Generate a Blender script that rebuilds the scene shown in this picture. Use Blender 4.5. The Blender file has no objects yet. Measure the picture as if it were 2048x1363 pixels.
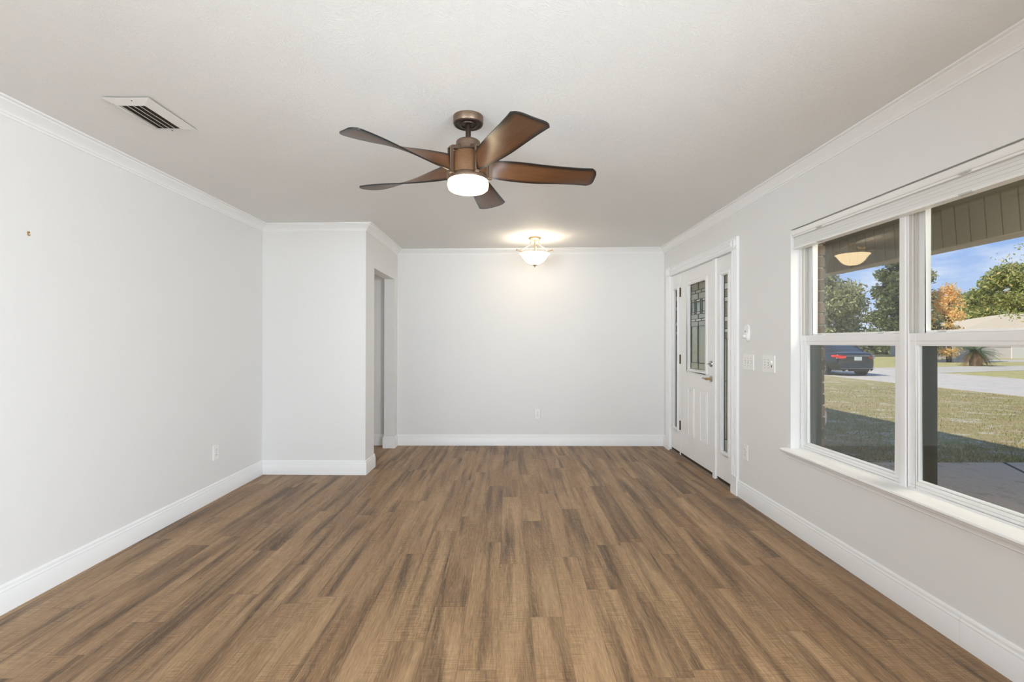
import bpy, bmesh, math, random
import numpy as np
from mathutils import Vector, Matrix
C = bpy.context.scene.collection
SC = bpy.context.scene

# ------------------------------------------------------------------ camera
CAM_H = 1.2755
def make_camera():
    f, yaw, pitch, roll = 980.58, -0.0068, 0.00231, 0.00181
    cy, sy = math.cos(yaw), math.sin(yaw); cp, sp = math.cos(pitch), math.sin(pitch); cr, sr = math.cos(roll), math.sin(roll)
    A = Matrix(((cy, sy, 0), (-sy, cy, 0), (0, 0, 1))); B = Matrix(((1, 0, 0), (0, cp, sp), (0, -sp, cp))); D = Matrix(((cr, 0, sr), (0, 1, 0), (-sr, 0, cr)))
    M = D @ B @ A
    r, fw, up = M[0], M[1], M[2]
    cam = bpy.data.cameras.new('camera'); o = bpy.data.objects.new('camera', cam); C.objects.link(o)
    o.matrix_world = Matrix(((r[0], up[0], -fw[0], 0), (r[1], up[1], -fw[1], 0), (r[2], up[2], -fw[2], CAM_H), (0, 0, 0, 1)))
    cam.sensor_width = 36; cam.sensor_fit = 'HORIZONTAL'; cam.lens = f / 2048 * 36
    cam.clip_start = 0.05; cam.clip_end = 500
    SC.camera = o
make_camera()
SC.view_settings.view_transform = 'Standard'; SC.view_settings.look = 'None'
SC.view_settings.gamma = 1.0; SC.view_settings.use_curve_mapping = False
SC.view_settings.exposure = 0.42
SC.cycles.max_bounces = 12; SC.cycles.diffuse_bounces = 8; SC.cycles.glossy_bounces = 4; SC.cycles.transparent_max_bounces = 24
SC.cycles.sample_clamp_indirect = 6.0
SC.cycles.use_denoising = True

# ------------------------------------------------------------------ world, sun, added fill lights
def make_world():
    w = bpy.data.worlds.new('sky'); SC.world = w; w.use_nodes = True
    nt = w.node_tree; nt.nodes.clear()
    out = nt.nodes.new('ShaderNodeOutputWorld'); bg = nt.nodes.new('ShaderNodeBackground')
    tc = nt.nodes.new('ShaderNodeTexCoord'); sp = nt.nodes.new('ShaderNodeSeparateXYZ')
    nt.links.new(tc.outputs['Generated'], sp.inputs[0])
    rp = nt.nodes.new('ShaderNodeValToRGB'); nt.links.new(sp.outputs['Z'], rp.inputs[0])
    e = rp.color_ramp.elements; e[0].position = 0.0; e[0].color = (.62, .74, .95, 1); e[1].position = .8; e[1].color = (.12, .27, .66, 1)
    k = rp.color_ramp.elements.new(.16); k.color = (.30, .47, .88, 1)
    mp = nt.nodes.new('ShaderNodeMapping'); mp.inputs['Scale'].default_value = (1, 1, 3.2); mp.inputs['Location'].default_value = (.3, .15, .2)
    nt.links.new(tc.outputs['Generated'], mp.inputs[0])
    nz = nt.nodes.new('ShaderNodeTexNoise'); nz.inputs['Scale'].default_value = 3.4; nz.inputs['Detail'].default_value = 8; nz.inputs['Roughness'].default_value = .6
    nt.links.new(mp.outputs[0], nz.inputs['Vector'])
    cr = nt.nodes.new('ShaderNodeValToRGB'); cr.color_ramp.elements[0].position = .50; cr.color_ramp.elements[1].position = .72
    nt.links.new(nz.outputs['Fac'], cr.inputs[0])
    mx = nt.nodes.new('ShaderNodeMix'); mx.data_type = 'RGBA'; nt.links.new(cr.outputs[0], mx.inputs[0]); nt.links.new(rp.outputs[0], mx.inputs[6]); mx.inputs[7].default_value = (1.05, 1.05, 1.05, 1)
    nt.links.new(mx.outputs[2], bg.inputs[0]); bg.inputs[1].default_value = .8
    nt.links.new(bg.outputs[0], out.inputs[0])
make_world()
def light(name, kind, loc, energy, color=(1, 1, 1), target=None, **kw):
    l = bpy.data.lights.new(name, kind); l.energy = energy; l.color = color
    for k, v in kw.items(): setattr(l, k, v)
    o = bpy.data.objects.new(name, l); C.objects.link(o); o.location = loc
    if target is not None: o.rotation_euler = (Vector(target) - Vector(loc)).to_track_quat('-Z', 'Y').to_euler()
    return o
light('sun', 'SUN', (0, 0, 30), 4.4, (1, .93, .82), target=(6.8, 2.3, 30 - 6.7), angle=.01)
# added fill lights shining in through made-up openings behind the camera
light('side_fill', 'AREA', (2.3, -1.1, 1.3), 208, (.815, .91, 1), target=(-2, -1.1, 1.3), shape='RECTANGLE', size=3.0, size_y=1.7)
light('rear_fill', 'AREA', (-.2, -3.45, 1.1), 42, (.815, .91, 1), target=(-.2, 3, 1.25), shape='RECTANGLE', size=3.4, size_y=2.1)
# unseen area fills added behind the camera to even out the room
light('fill_left', 'AREA', (-1.7, -.6, 1.5), 11, (.80, .91, 1), target=(1.6, 5.4, 1.7), shape='RECTANGLE', size=1.0, size_y=1.0, spread=1.0)
light('fill_right', 'AREA', (1.6, -.6, 1.5), 3.5, (.80, .91, 1), target=(-1.0, 5.4, 1.7), shape='RECTANGLE', size=1.0, size_y=1.0, spread=1.0)
light('fill_up', 'AREA', (.2, -.9, 1.0), 3, (.80, .91, 1), target=(.3, 4.2, 2.43), shape='RECTANGLE', size=1.0, size_y=1.0, spread=.9)
light('porch_fill', 'AREA', (2.9, 2.2, 2.55), 32, (1, .92, .80), target=(2.9, 2.2, 0), shape='RECTANGLE', size=.9, size_y=.9)  # unseen fill added under the porch ceiling to lift slab, beam and sill
light('hall_fill', 'AREA', (-4.6, 5.5, 1.4), 5, (1, .97, .92), target=(-2, 5.5, 1.2), shape='RECTANGLE', size=.8, size_y=1.6)  # unseen fill added at the end of the hall

# ------------------------------------------------------------------ room numbers (metres)
xL, xR, yJL, yJ, xJ, yFL, yF, YB = -2.373, 1.916, 4.742, 4.723, -1.375, 6.067, 6.038, -3.2
def cz(x): return 2.44 - .0087 * (1.916 - x)
XO = xR + .235          # outer brick face
ZG = -.2                # ground outside
WY0, WY1, WZ0, WZ1 = 1.56, 3.318, .555, 2.04      # picture window opening
DY0, DY1, DZ = 4.172, 5.795, 2.056                # door unit opening

# ------------------------------------------------------------------ node helpers
def lin(c):
    return tuple(((v / 255) / 12.92 if v / 255 <= .04045 else ((v / 255 + .055) / 1.055) ** 2.4) for v in c) + (1,)
class Mat:
    def __init__(s, name):
        s.m = bpy.data.materials.new(name); s.m.use_nodes = True; s.nt = s.m.node_tree
        s.b = s.nt.nodes['Principled BSDF']; s.out = s.nt.nodes['Material Output']
    def n(s, t, ins=None, **props):
        nd = s.nt.nodes.new(t)
        for k, v in props.items(): setattr(nd, k, v)
        for k, v in (ins or {}).items(): s.set(nd.inputs[k], v)
        return nd
    def set(s, sock, v):
        if isinstance(v, bpy.types.NodeSocket): s.nt.links.new(v, sock)
        else: sock.default_value = v
    def math(s, op, a, b=0.0, c=0.0, clamp=False):
        nd = s.nt.nodes.new('ShaderNodeMath'); nd.operation = op; nd.use_clamp = clamp
        s.set(nd.inputs[0], a); s.set(nd.inputs[1], b); s.set(nd.inputs[2], c); return nd.outputs[0]
    def mix(s, f, a, b, blend='MIX'):
        nd = s.nt.nodes.new('ShaderNodeMix'); nd.data_type = 'RGBA'; nd.blend_type = blend
        s.set(nd.inputs[0], f); s.set(nd.inputs[6], a); s.set(nd.inputs[7], b); return nd.outputs[2]
    def ramp(s, f, stops):
        nd = s.nt.nodes.new('ShaderNodeValToRGB'); s.set(nd.inputs[0], f); e = nd.color_ramp.elements
        while len(e) < len(stops): e.new(.5)
        for i, (p, c) in enumerate(stops): e[i].position = p; e[i].color = c if len(c) == 4 else tuple(c) + (1,)
        return nd.outputs[0]
    def noise(s, vec, scale, detail=2, rough=.5, dist=0):
        nd = s.nt.nodes.new('ShaderNodeTexNoise'); s.set(nd.inputs['Vector'], vec)
        nd.inputs['Scale'].default_value = scale; nd.inputs['Detail'].default_value = detail; nd.inputs['Roughness'].default_value = rough; nd.inputs['Distortion'].default_value = dist
        return nd.outputs['Fac']
    def vec(s, x, y, z=0.0):
        nd = s.nt.nodes.new('ShaderNodeCombineXYZ'); s.set(nd.inputs[0], x); s.set(nd.inputs[1], y); s.set(nd.inputs[2], z); return nd.outputs[0]
    def obj(s): return s.n('ShaderNodeTexCoord').outputs['Object']
    def uv(s): return s.n('ShaderNodeTexCoord').outputs['UV']
    def sep(s, v):
        nd = s.n('ShaderNodeSeparateXYZ', {0: v}); return nd.outputs[0], nd.outputs[1], nd.outputs[2]
    def scaled(s, v, sc): return s.n('ShaderNodeVectorMath', {0: v, 1: sc}, operation='MULTIPLY').outputs[0]
    def bump(s, h, strength=.2, dist=.01):
        nd = s.n('ShaderNodeBump', {'Height': h}); nd.inputs['Strength'].default_value = strength; nd.inputs['Distance'].default_value = dist
        s.nt.links.new(nd.outputs[0], s.b.inputs['Normal'])
    def base(s, v): s.set(s.b.inputs['Base Color'], v)
    def rough(s, v): s.set(s.b.inputs['Roughness'], v)
    def metal(s, v): s.b.inputs['Metallic'].default_value = v
MATS = {}
def simple(name, rgb, rough=.5, metal=0, bump=0, bscale=60, spec=None, var=0, emit=None, estr=0, coat=0):
    if name in MATS: return MATS[name]
    k = Mat(name); o = k.obj(); c = lin(rgb)
    nz = k.noise(o, bscale, 4)
    d = tuple(v * (1 - max(var, .02)) for v in c[:3]) + (1,)
    k.base(k.mix(nz, c, d)); k.rough(rough); k.metal(metal)
    if bump: k.bump(k.noise(o, bscale, 3), bump, .01)
    if spec is not None: k.b.inputs['Specular IOR Level'].default_value = spec
    if emit: k.b.inputs['Emission Color'].default_value = emit + (1,); k.b.inputs['Emission Strength'].default_value = estr
    if coat: k.b.inputs['Coat Weight'].default_value = coat; k.b.inputs['Coat Roughness'].default_value = .05
    MATS[name] = k.m; return k.m

def paint(name, rgb, kind):
    k = Mat(name); o = k.obj(); c = lin(rgb); k.base(c); k.rough(.62)
    if kind == 'ceiling':
        d = k.noise(o, 7, 3, .6, .8); w = k.noise(k.n('ShaderNodeVectorMath', {0: o, 1: k.n('ShaderNodeCombineXYZ', {0: d, 1: d}).outputs[0]}, operation='ADD').outputs[0], 38, 4, .6, 1.6)
        h = k.ramp(w, [(.42, (0, 0, 0)), (.60, (1, 1, 1))]); k.bump(h, .34, .004)
        k.base(k.mix(k.noise(o, 1.6, 3), c, tuple(v * .975 for v in c[:3]) + (1,)))
    elif kind == 'wall':
        w = k.noise(o, 55, 4, .6, 1.0); h = k.ramp(w, [(.35, (0, 0, 0)), (.7, (1, 1, 1))]); k.bump(h, .13, .004)
    return k.m
M_WALL = paint('wall_paint', (230, 229, 227), 'wall')
M_CEIL = paint('ceiling_paint', (233, 232, 229), 'ceiling')
M_TRIM = simple('trim_paint', (240, 240, 239), .34)
M_VINYL = simple('white_vinyl', (238, 237, 236), .38)
M_DOOR = simple('door_paint', (238, 237, 235), .4)

def floor_mat():
    k = Mat('oak_vinyl_plank'); x, y, z = k.sep(k.obj())
    W, L = .152, 1.22
    r = k.math('DIVIDE', k.math('ADD', x, .199 + 3.04), W); row = k.math('FLOOR', r); fx = k.math('FRACT', r)
    wn = k.n('ShaderNodeTexWhiteNoise', {'Vector': k.vec(row, 7.3)}, noise_dimensions='3D')
    yy = k.math('DIVIDE', k.math('ADD', k.math('ADD', y, 12.0), k.math('MULTIPLY', wn.outputs['Value'], L)), L)
    col = k.math('FLOOR', yy); fy = k.math('FRACT', yy)
    pid = k.n('ShaderNodeTexWhiteNoise', {'Vector': k.vec(row, col, 3.1)}, noise_dimensions='3D')
    pr, pg, pb = k.sep(pid.outputs['Color'])
    ox = k.math('MULTIPLY', pr, 40.0); oy = k.math('MULTIPLY', pg, 40.0)
    X = k.math('ADD', x, ox); Y = k.math('ADD', y, oy)
    # broad soft weathered streaks along the plank
    st = k.noise(k.vec(k.math('MULTIPLY', X, 14.0), k.math('MULTIPLY', Y, .85), pb), 1.0, 3, .5, .3)
    streak = k.ramp(st, [(.46, (0, 0, 0)), (.68, (1, 1, 1))])
    lt = k.noise(k.vec(k.math('MULTIPLY', X, 8.0), k.math('MULTIPLY', Y, 1.0), 5.5), 1.0, 2, .5, .5)
    light_ = k.ramp(lt, [(.45, (0, 0, 0)), (.70, (1, 1, 1))])
    # fine grain
    gr = k.noise(k.vec(k.math('MULTIPLY', X, 260.0), k.math('MULTIPLY', Y, 13.0), 0.0), 1.0, 3, .6, .4)
    gr2 = k.noise(k.vec(k.math('MULTIPLY', X, 70.0), k.math('MULTIPLY', Y, 3.0), 1.0), 1.0, 4, .65, .8)
    # rough-sawn marks across the plank
    sw = k.noise(k.vec(k.math('MULTIPLY', X, 11.0), k.math('MULTIPLY', Y, 170.0), 2.0), 1.0, 2, .5, .2)
    swm = k.noise(k.vec(k.math('MULTIPLY', X, 5.0), k.math('MULTIPLY', Y, 2.2), 4.0), 1.0, 2)
    # cathedral figure
    wv = k.n('ShaderNodeTexWave', {'Vector': k.vec(k.math('MULTIPLY', X, 3.0), k.math('MULTIPLY', Y, .55), 0.0)}, wave_type='RINGS', rings_direction='SPHERICAL')
    wv.inputs['Scale'].default_value = 7; wv.inputs['Distortion'].default_value = 14; wv.inputs['Detail'].default_value = 3; wv.inputs['Detail Scale'].default_value = 1.6
    base = k.mix(pb, lin((140, 109, 77)), lin((159, 127, 92)))
    base = k.mix(k.math('MULTIPLY', light_, .6), base, lin((186, 154, 116)))
    base = k.mix(k.math('MULTIPLY', streak, .9), base, lin((86, 64, 43)))
    base = k.mix(k.math('MULTIPLY', k.ramp(wv.outputs['Fac'], [(.55, (0, 0, 0)), (.95, (1, 1, 1))]), .16), base, lin((188, 160, 128)))
    g = k.ramp(gr, [(.30, (.64, .63, .62)), (.62, (1.16, 1.16, 1.16))]); base = k.mix(.7, base, g, 'MULTIPLY')
    g2 = k.ramp(gr2, [(.28, (.72, .70, .68)), (.62, (1.10, 1.10, 1.10))]); base = k.mix(.55, base, g2, 'MULTIPLY')
    s2 = k.ramp(sw, [(.36, (.70, .70, .69)), (.6, (1.14, 1.14, 1.14))]); base = k.mix(k.math('MULTIPLY', k.ramp(swm, [(.40, (0, 0, 0)), (.58, (1, 1, 1))]), .8), base, s2, 'MULTIPLY')
    # knots / pin holes
    vo = k.n('ShaderNodeTexVoronoi', {'Vector': k.vec(k.math('MULTIPLY', X, 5.0), k.math('MULTIPLY', Y, 2.4), 0.0)}); vo.inputs['Scale'].default_value = 1
    base = k.mix(k.ramp(vo.outputs['Distance'], [(.012, (.8, .8, .8)), (.028, (0, 0, 0))]), base, lin((48, 38, 30)))
    # seams
    ex = k.math('MINIMUM', fx, k.math('SUBTRACT', 1.0, fx)); ey = k.math('MINIMUM', fy, k.math('SUBTRACT', 1.0, fy))
    sx = k.math('LESS_THAN', ex, .006); sy = k.math('LESS_THAN', ey, .0011); seam = k.math('MAXIMUM', sx, sy)
    base = k.mix(k.math('MULTIPLY', seam, .42), base, lin((60, 47, 36)))
    k.base(base)
    k.rough(k.ramp(gr2, [(.3, (.52, .52, .52)), (.7, (.42, .42, .42))])); k.b.inputs['Specular IOR Level'].default_value = .42
    k.bump(k.math('SUBTRACT', k.math('MULTIPLY', gr, .5), seam), .14, .002)
    return k.m
M_FLOOR = floor_mat()

# ------------------------------------------------------------------ geometry helpers
class MB:
    def __init__(s): s.v = []; s.f = []; s.uv = []
    def add(s, vs, fs, uvs=None):
        o = len(s.v); s.v += [tuple(v) for v in vs]; s.f += [tuple(i + o for i in f) for f in fs]
        return s
    def box(s, a, b):
        x0, y0, z0 = (min(a[i], b[i]) for i in range(3)); x1, y1, z1 = (max(a[i], b[i]) for i in range(3))
        return s.add([(x0, y0, z0), (x1, y0, z0), (x1, y1, z0), (x0, y1, z0), (x0, y0, z1), (x1, y0, z1), (x1, y1, z1), (x0, y1, z1)],
                     [(0, 3, 2, 1), (4, 5, 6, 7), (0, 1, 5, 4), (1, 2, 6, 5), (2, 3, 7, 6), (3, 0, 4, 7)])
    def prism(s, pts, off):        # polygon pts (3d list) extruded by off
        n = len(pts); a = [Vector(p) for p in pts]; b = [p + Vector(off) for p in a]
        return s.add(a + b, [tuple(range(n - 1, -1, -1)), tuple(range(n, 2 * n))] + [(i, (i + 1) % n, n + (i + 1) % n, n + i) for i in range(n)])
    def lathe(s, prof, c=(0, 0, 0), seg=48, axis='z', cap=True):   # prof: (r, h)
        vs = []; n = len(prof)
        for i in range(seg):
            a = 2 * math.pi * i / seg; ca, sa = math.cos(a), math.sin(a)
            for r, h in prof:
                p = {'z': (r * ca, r * sa, h), 'x': (h, r * ca, r * sa), 'y': (r * sa, h, r * ca)}[axis]
                vs.append((p[0] + c[0], p[1] + c[1], p[2] + c[2]))
        fs = [(i * n + j, ((i + 1) % seg) * n + j, ((i + 1) % seg) * n + j + 1, i * n + j + 1) for i in range(seg) for j in range(n - 1)]
        if cap:
            if prof[0][0] > 1e-6: fs.append(tuple(i * n for i in range(seg - 1, -1, -1)))
            if prof[-1][0] > 1e-6: fs.append(tuple(i * n + n - 1 for i in range(seg)))
        return s.add(vs, fs)
    def tube(s, pts, r, seg=10):
        pts = [Vector(p) for p in pts]; n = len(pts); rs = r if isinstance(r, (list, tuple)) else [r] * n
        vs = []; up = None
        for i, p in enumerate(pts):
            t = (pts[min(i + 1, n - 1)] - pts[max(i - 1, 0)]).normalized()
            if up is None: up = t.orthogonal().normalized()
            up = (up - t * up.dot(t)).normalized(); w = t.cross(up)
            for k in range(seg):
                a = 2 * math.pi * k / seg; vs.append(p + (up * math.cos(a) + w * math.sin(a)) * rs[i])
        fs = [(i * seg + k, i * seg + (k + 1) % seg, (i + 1) * seg + (k + 1) % seg, (i + 1) * seg + k) for i in range(n - 1) for k in range(seg)]
        fs += [tuple(range(seg - 1, -1, -1)), tuple((n - 1) * seg + k for k in range(seg))]
        return s.add(vs, fs)
    def build(s, name, mat, parent=None, smooth=False, bevel=0, loc=None, fix=True):
        me = bpy.data.meshes.new(name); me.from_pydata([tuple(v) for v in s.v], [], s.f); me.update()
        if fix and len(s.f) < 40000:
            bm = bmesh.new(); bm.from_mesh(me); bmesh.ops.remove_doubles(bm, verts=bm.verts, dist=1e-6); bmesh.ops.recalc_face_normals(bm, faces=bm.faces); bm.to_mesh(me); bm.free()
        me.materials.append(mat)
        if smooth:
            for p in me.polygons: p.use_smooth = True
            try: me.set_sharp_from_angle(angle=math.radians(38))
            except Exception: pass
        o = bpy.data.objects.new(name, me); C.objects.link(o)
        if parent: o.parent = parent
        if loc: o.location = loc
        if bevel:
            m = o.modifiers.new('bevel', 'BEVEL'); m.width = bevel; m.segments = 2; m.limit_method = 'ANGLE'
        return o
def tag(o, label=None, cat=None, group=None, kind=None):
    if label: o['label'] = label
    if cat: o['category'] = cat
    if group: o['group'] = group
    if kind: o['kind'] = kind
    return o
def empty(name, loc=(0, 0, 0), rz=0, **k):
    o = bpy.data.objects.new(name, None); C.objects.link(o); o.location = loc; o.rotation_euler = (0, 0, rz); o.empty_display_size = .05
    return tag(o, **k)
def struct(o, label=None): o['kind'] = 'structure'; return tag(o, label)

def sweep(path, prof, names, mat, zf=None, labels=None):
    """profile (d from wall, z) swept along a wall line, room on the right hand; one object per segment"""
    P = [Vector(p) for p in path]; n = len(P); rows = []
    for i in range(n):
        ns = []
        if i > 0: d = (P[i] - P[i - 1]).normalized(); ns.append(Vector((d.y, -d.x)))
        if i < n - 1: d = (P[i + 1] - P[i]).normalized(); ns.append(Vector((d.y, -d.x)))
        m = ns[0] if len(ns) == 1 else (ns[0] + ns[1]) / (1 + ns[0].dot(ns[1]))
        rows.append([(P[i].x + m.x * d, P[i].y + m.y * d, z + (zf(P[i].x + m.x * d) if zf else 0)) for d, z in prof])
    k = len(prof); out = []
    for i in range(n - 1):
        b = MB(); b.add(rows[i] + rows[i + 1], [(j, (j + 1) % k, k + (j + 1) % k, k + j) for j in range(k)] + [tuple(range(k - 1, -1, -1)), tuple(range(k, 2 * k))])
        o = b.build(names[i], mat, smooth=True); struct(o, labels[i] if labels else None); out.append(o)
    return out

# ------------------------------------------------------------------ room shell
struct(MB().box((-5, YB, -.06), (xR + .02, 6.2, 0)).build('floor', M_FLOOR), 'wood-look vinyl plank floor running through the room')
def slab(x0, x1, y0, y1, th=.12):
    b = MB(); v = [(x0, y0, cz(x0)), (x1, y0, cz(x1)), (x1, y1, cz(x1)), (x0, y1, cz(x0))]
    b.prism(v, (0, 0, th)); return b
struct(slab(-5, xR + .1, YB, 6.2).build('ceiling', M_CEIL), 'white textured ceiling')
def wall_y(x0, x1, y0, y1, zt, holes):        # wall standing along Y with openings (y0,y1,z0,z1)
    b = MB(); ys = sorted({y0, y1, *[h[0] for h in holes], *[h[1] for h in holes]})
    for a, c in zip(ys, ys[1:]):
        hh = [h for h in holes if h[0] <= a + 1e-6 and h[1] >= c - 1e-6]
        if not hh: b.box((x0, a, -.02), (x1, c, zt))
        else:
            h = hh[0]
            if h[2] > 0: b.box((x0, a, -.02), (x1, c, h[2]))
            b.box((x0, a, h[3]), (x1, c, zt))
    return b
REAR_OPENING = (-2.6, .4, .45, 2.1)  # made-up opening behind the camera, lets the side fill in
struct(wall_y(xR, xR + .115, YB, 6.2, 2.45, [(WY0, WY1, WZ0, WZ1), (DY0, DY1, -.02, DZ), REAR_OPENING]).build('wall_right', M_WALL), 'white wall with the picture window and the front door')
b = MB(); b.box((xL - .12, YB, -.02), (xL, yJL, 2.43)); struct(b.build('wall_left', M_WALL), 'plain white wall on the left')
# closet block: front wall and the wall with the open doorway
b = MB(); b.prism([(xL - .12, yJL, -.02), (xL, yJL, -.02), (xJ, yJ, -.02), (xJ, 5.02, -.02), (xJ - .122, 5.02, -.02), (-4.9, 5.02, -.02), (-4.9, 4.9, -.02), (xL - .12, 4.9, -.02)], (0, 0, 2.445))
struct(b.build('wall_closet', M_WALL), 'white wall block jutting out from the left wall')
b = MB(); b.box((xJ - .122, 5.019, 2.03), (xJ, 5.909, 2.44)); b.prism([(xJ - .122, 5.908, -.02), (xJ, 5.908, -.02), (xJ, yFL, -.02), (xJ - .122, yFL, -.02)], (0, 0, 2.46))
struct(b.build('wall_passage', M_WALL), 'white wall around the open doorway to the hall')
b = MB(); b.prism([(-5, yFL + .012, -.02), (xJ - .122, yFL + .003, -.02), (xJ, yFL, -.02), (xR, yF, -.02), (xR + .1, yF, -.02), (xR + .1, 6.2, -.02), (-5, 6.2, -.02)], (0, 0, 2.47))
struct(b.build('wall_far', M_WALL), 'plain white far wall with one low outlet')
b = MB(); b.box((-5, YB - .1, -.02), (-2.1, YB, 2.45)); b.box((1.7, YB - .1, -.02), (xR + .1, YB, 2.45)); b.box((-2.1, YB - .1, 2.15), (1.7, YB, 2.45))  # wide gap left for the added rear fill
struct(b.build('wall_back', M_WALL))
b = MB(); b.box((-5.0, 4.9, -.02), (-4.9, 6.2, .6)); b.box((-5.0, 4.9, 2.2), (-4.9, 6.2, 2.45)); struct(b.build('wall_hall', M_WALL))

CR = [(0, -.070), (.005, -.070), (.008, -.064), (.008, -.060), (.013, -.057), (.014, -.051), (.017, -.047), (.024, -.040), (.034, -.031), (.046, -.022), (.050, -.018), (.053, -.017), (.053, -.011), (.058, -.010), (.070, -.009), (.071, 0), (0, 0)]
CRs = [(d, z + .001) for d, z in CR]
sweep([(xL, YB), (xL, yJL), (xJ, yJ), (xJ, yFL), (xR, yF), (xR, YB)], CRs, ['trim_1', 'trim_2', 'trim_3', 'trim_4', 'trim_5'], M_TRIM, zf=cz,
      labels=['white crown moulding along the left wall', 'white crown moulding over the jutting wall', 'white crown moulding over the open doorway', 'white crown moulding along the far wall', 'white crown moulding over the door and window wall'])
BB = [(0, 0), (.0140, 0), (.0140, .098), (.0125, .101), (.0135, .105), (.0125, .110), (.0095, .113), (.0085, .117), (.0095, .123), (.0070, .131), (.003, .136), (0, .136)]
sweep([(xL, YB), (xL, yJL), (xJ, yJ), (xJ, 5.02), (xJ - .122, 5.02)], BB, ['baseboard_left', 'baseboard_closet', 'baseboard_passage', 'baseboard_jamb'], M_TRIM)
sweep([(xJ - .122, yFL + .003), (xJ - .122, 5.908), (xJ, 5.908), (xJ, yFL), (xR, yF), (xR, DY1 + .105)], BB, ['baseboard_hall_side', 'baseboard_post', 'baseboard_post_side', 'baseboard_far', 'baseboard_corner'], M_TRIM)
sweep([(xR, DY0 - .105), (xR, 2.058)], BB, ['baseboard_right'], M_TRIM)
sweep([(xR, 2.057), (xR, YB)], BB, ['baseboard_right_near'], M_TRIM)
sweep([(-4.9, yFL + .012), (xJ - .122, yFL + .003)], BB, ['baseboard_hall'], M_TRIM)

# ------------------------------------------------------------------ glass
def glass_mat(name, ior, tint=(1, 1, 1)):
    k = Mat(name); k.nt.nodes.remove(k.b)
    tr = k.n('ShaderNodeBsdfTransparent', {0: tint + (1,)}); gl = k.n('ShaderNodeBsdfGlossy'); gl.inputs['Roughness'].default_value = .004
    nz = k.noise(k.obj(), 1.5, 1); bp = k.n('ShaderNodeBump', {'Height': nz}); bp.inputs['Strength'].default_value = .02; k.nt.links.new(bp.outputs[0], gl.inputs['Normal'])
    bf = k.n('ShaderNodeNewGeometry').outputs['Backfacing']; fr = k.n('ShaderNodeFresnel', {'IOR': k.math('ADD', k.math('MULTIPLY', bf, 1 / ior - ior), ior)}); mx = k.n('ShaderNodeMixShader', {0: fr.outputs[0], 1: tr.outputs[0], 2: gl.outputs[0]})
    k.nt.links.new(mx.outputs[0], k.out.inputs[0]); return k.m
M_GLASS = glass_mat('window_glass', 1.52, (.985, 1, .985))
def screen_mat():
    k = Mat('insect_screen'); k.nt.nodes.remove(k.b)
    tr = k.n('ShaderNodeBsdfTransparent'); df = k.n('ShaderNodeBsdfDiffuse', {0: lin((120, 122, 120))})
    x, y, z = k.sep(k.obj()); g = k.math('MAXIMUM', k.math('LESS_THAN', k.math('FRACT', k.math('MULTIPLY', y, 620.0)), .13), k.math('LESS_THAN', k.math('FRACT', k.math('MULTIPLY', z, 620.0)), .13))
    mx = k.n('ShaderNodeMixShader', {0: k.math('MULTIPLY', g, .35), 1: tr.outputs[0], 2: df.outputs[0]}); k.nt.links.new(mx.outputs[0], k.out.inputs[0]); return k.m
M_SCREEN = screen_mat()
M_DARKCH = simple('dark_green_channel', (40, 44, 33), .6)
M_TRACK = simple('grey_vinyl_track', (200, 196, 188), .5)

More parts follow.
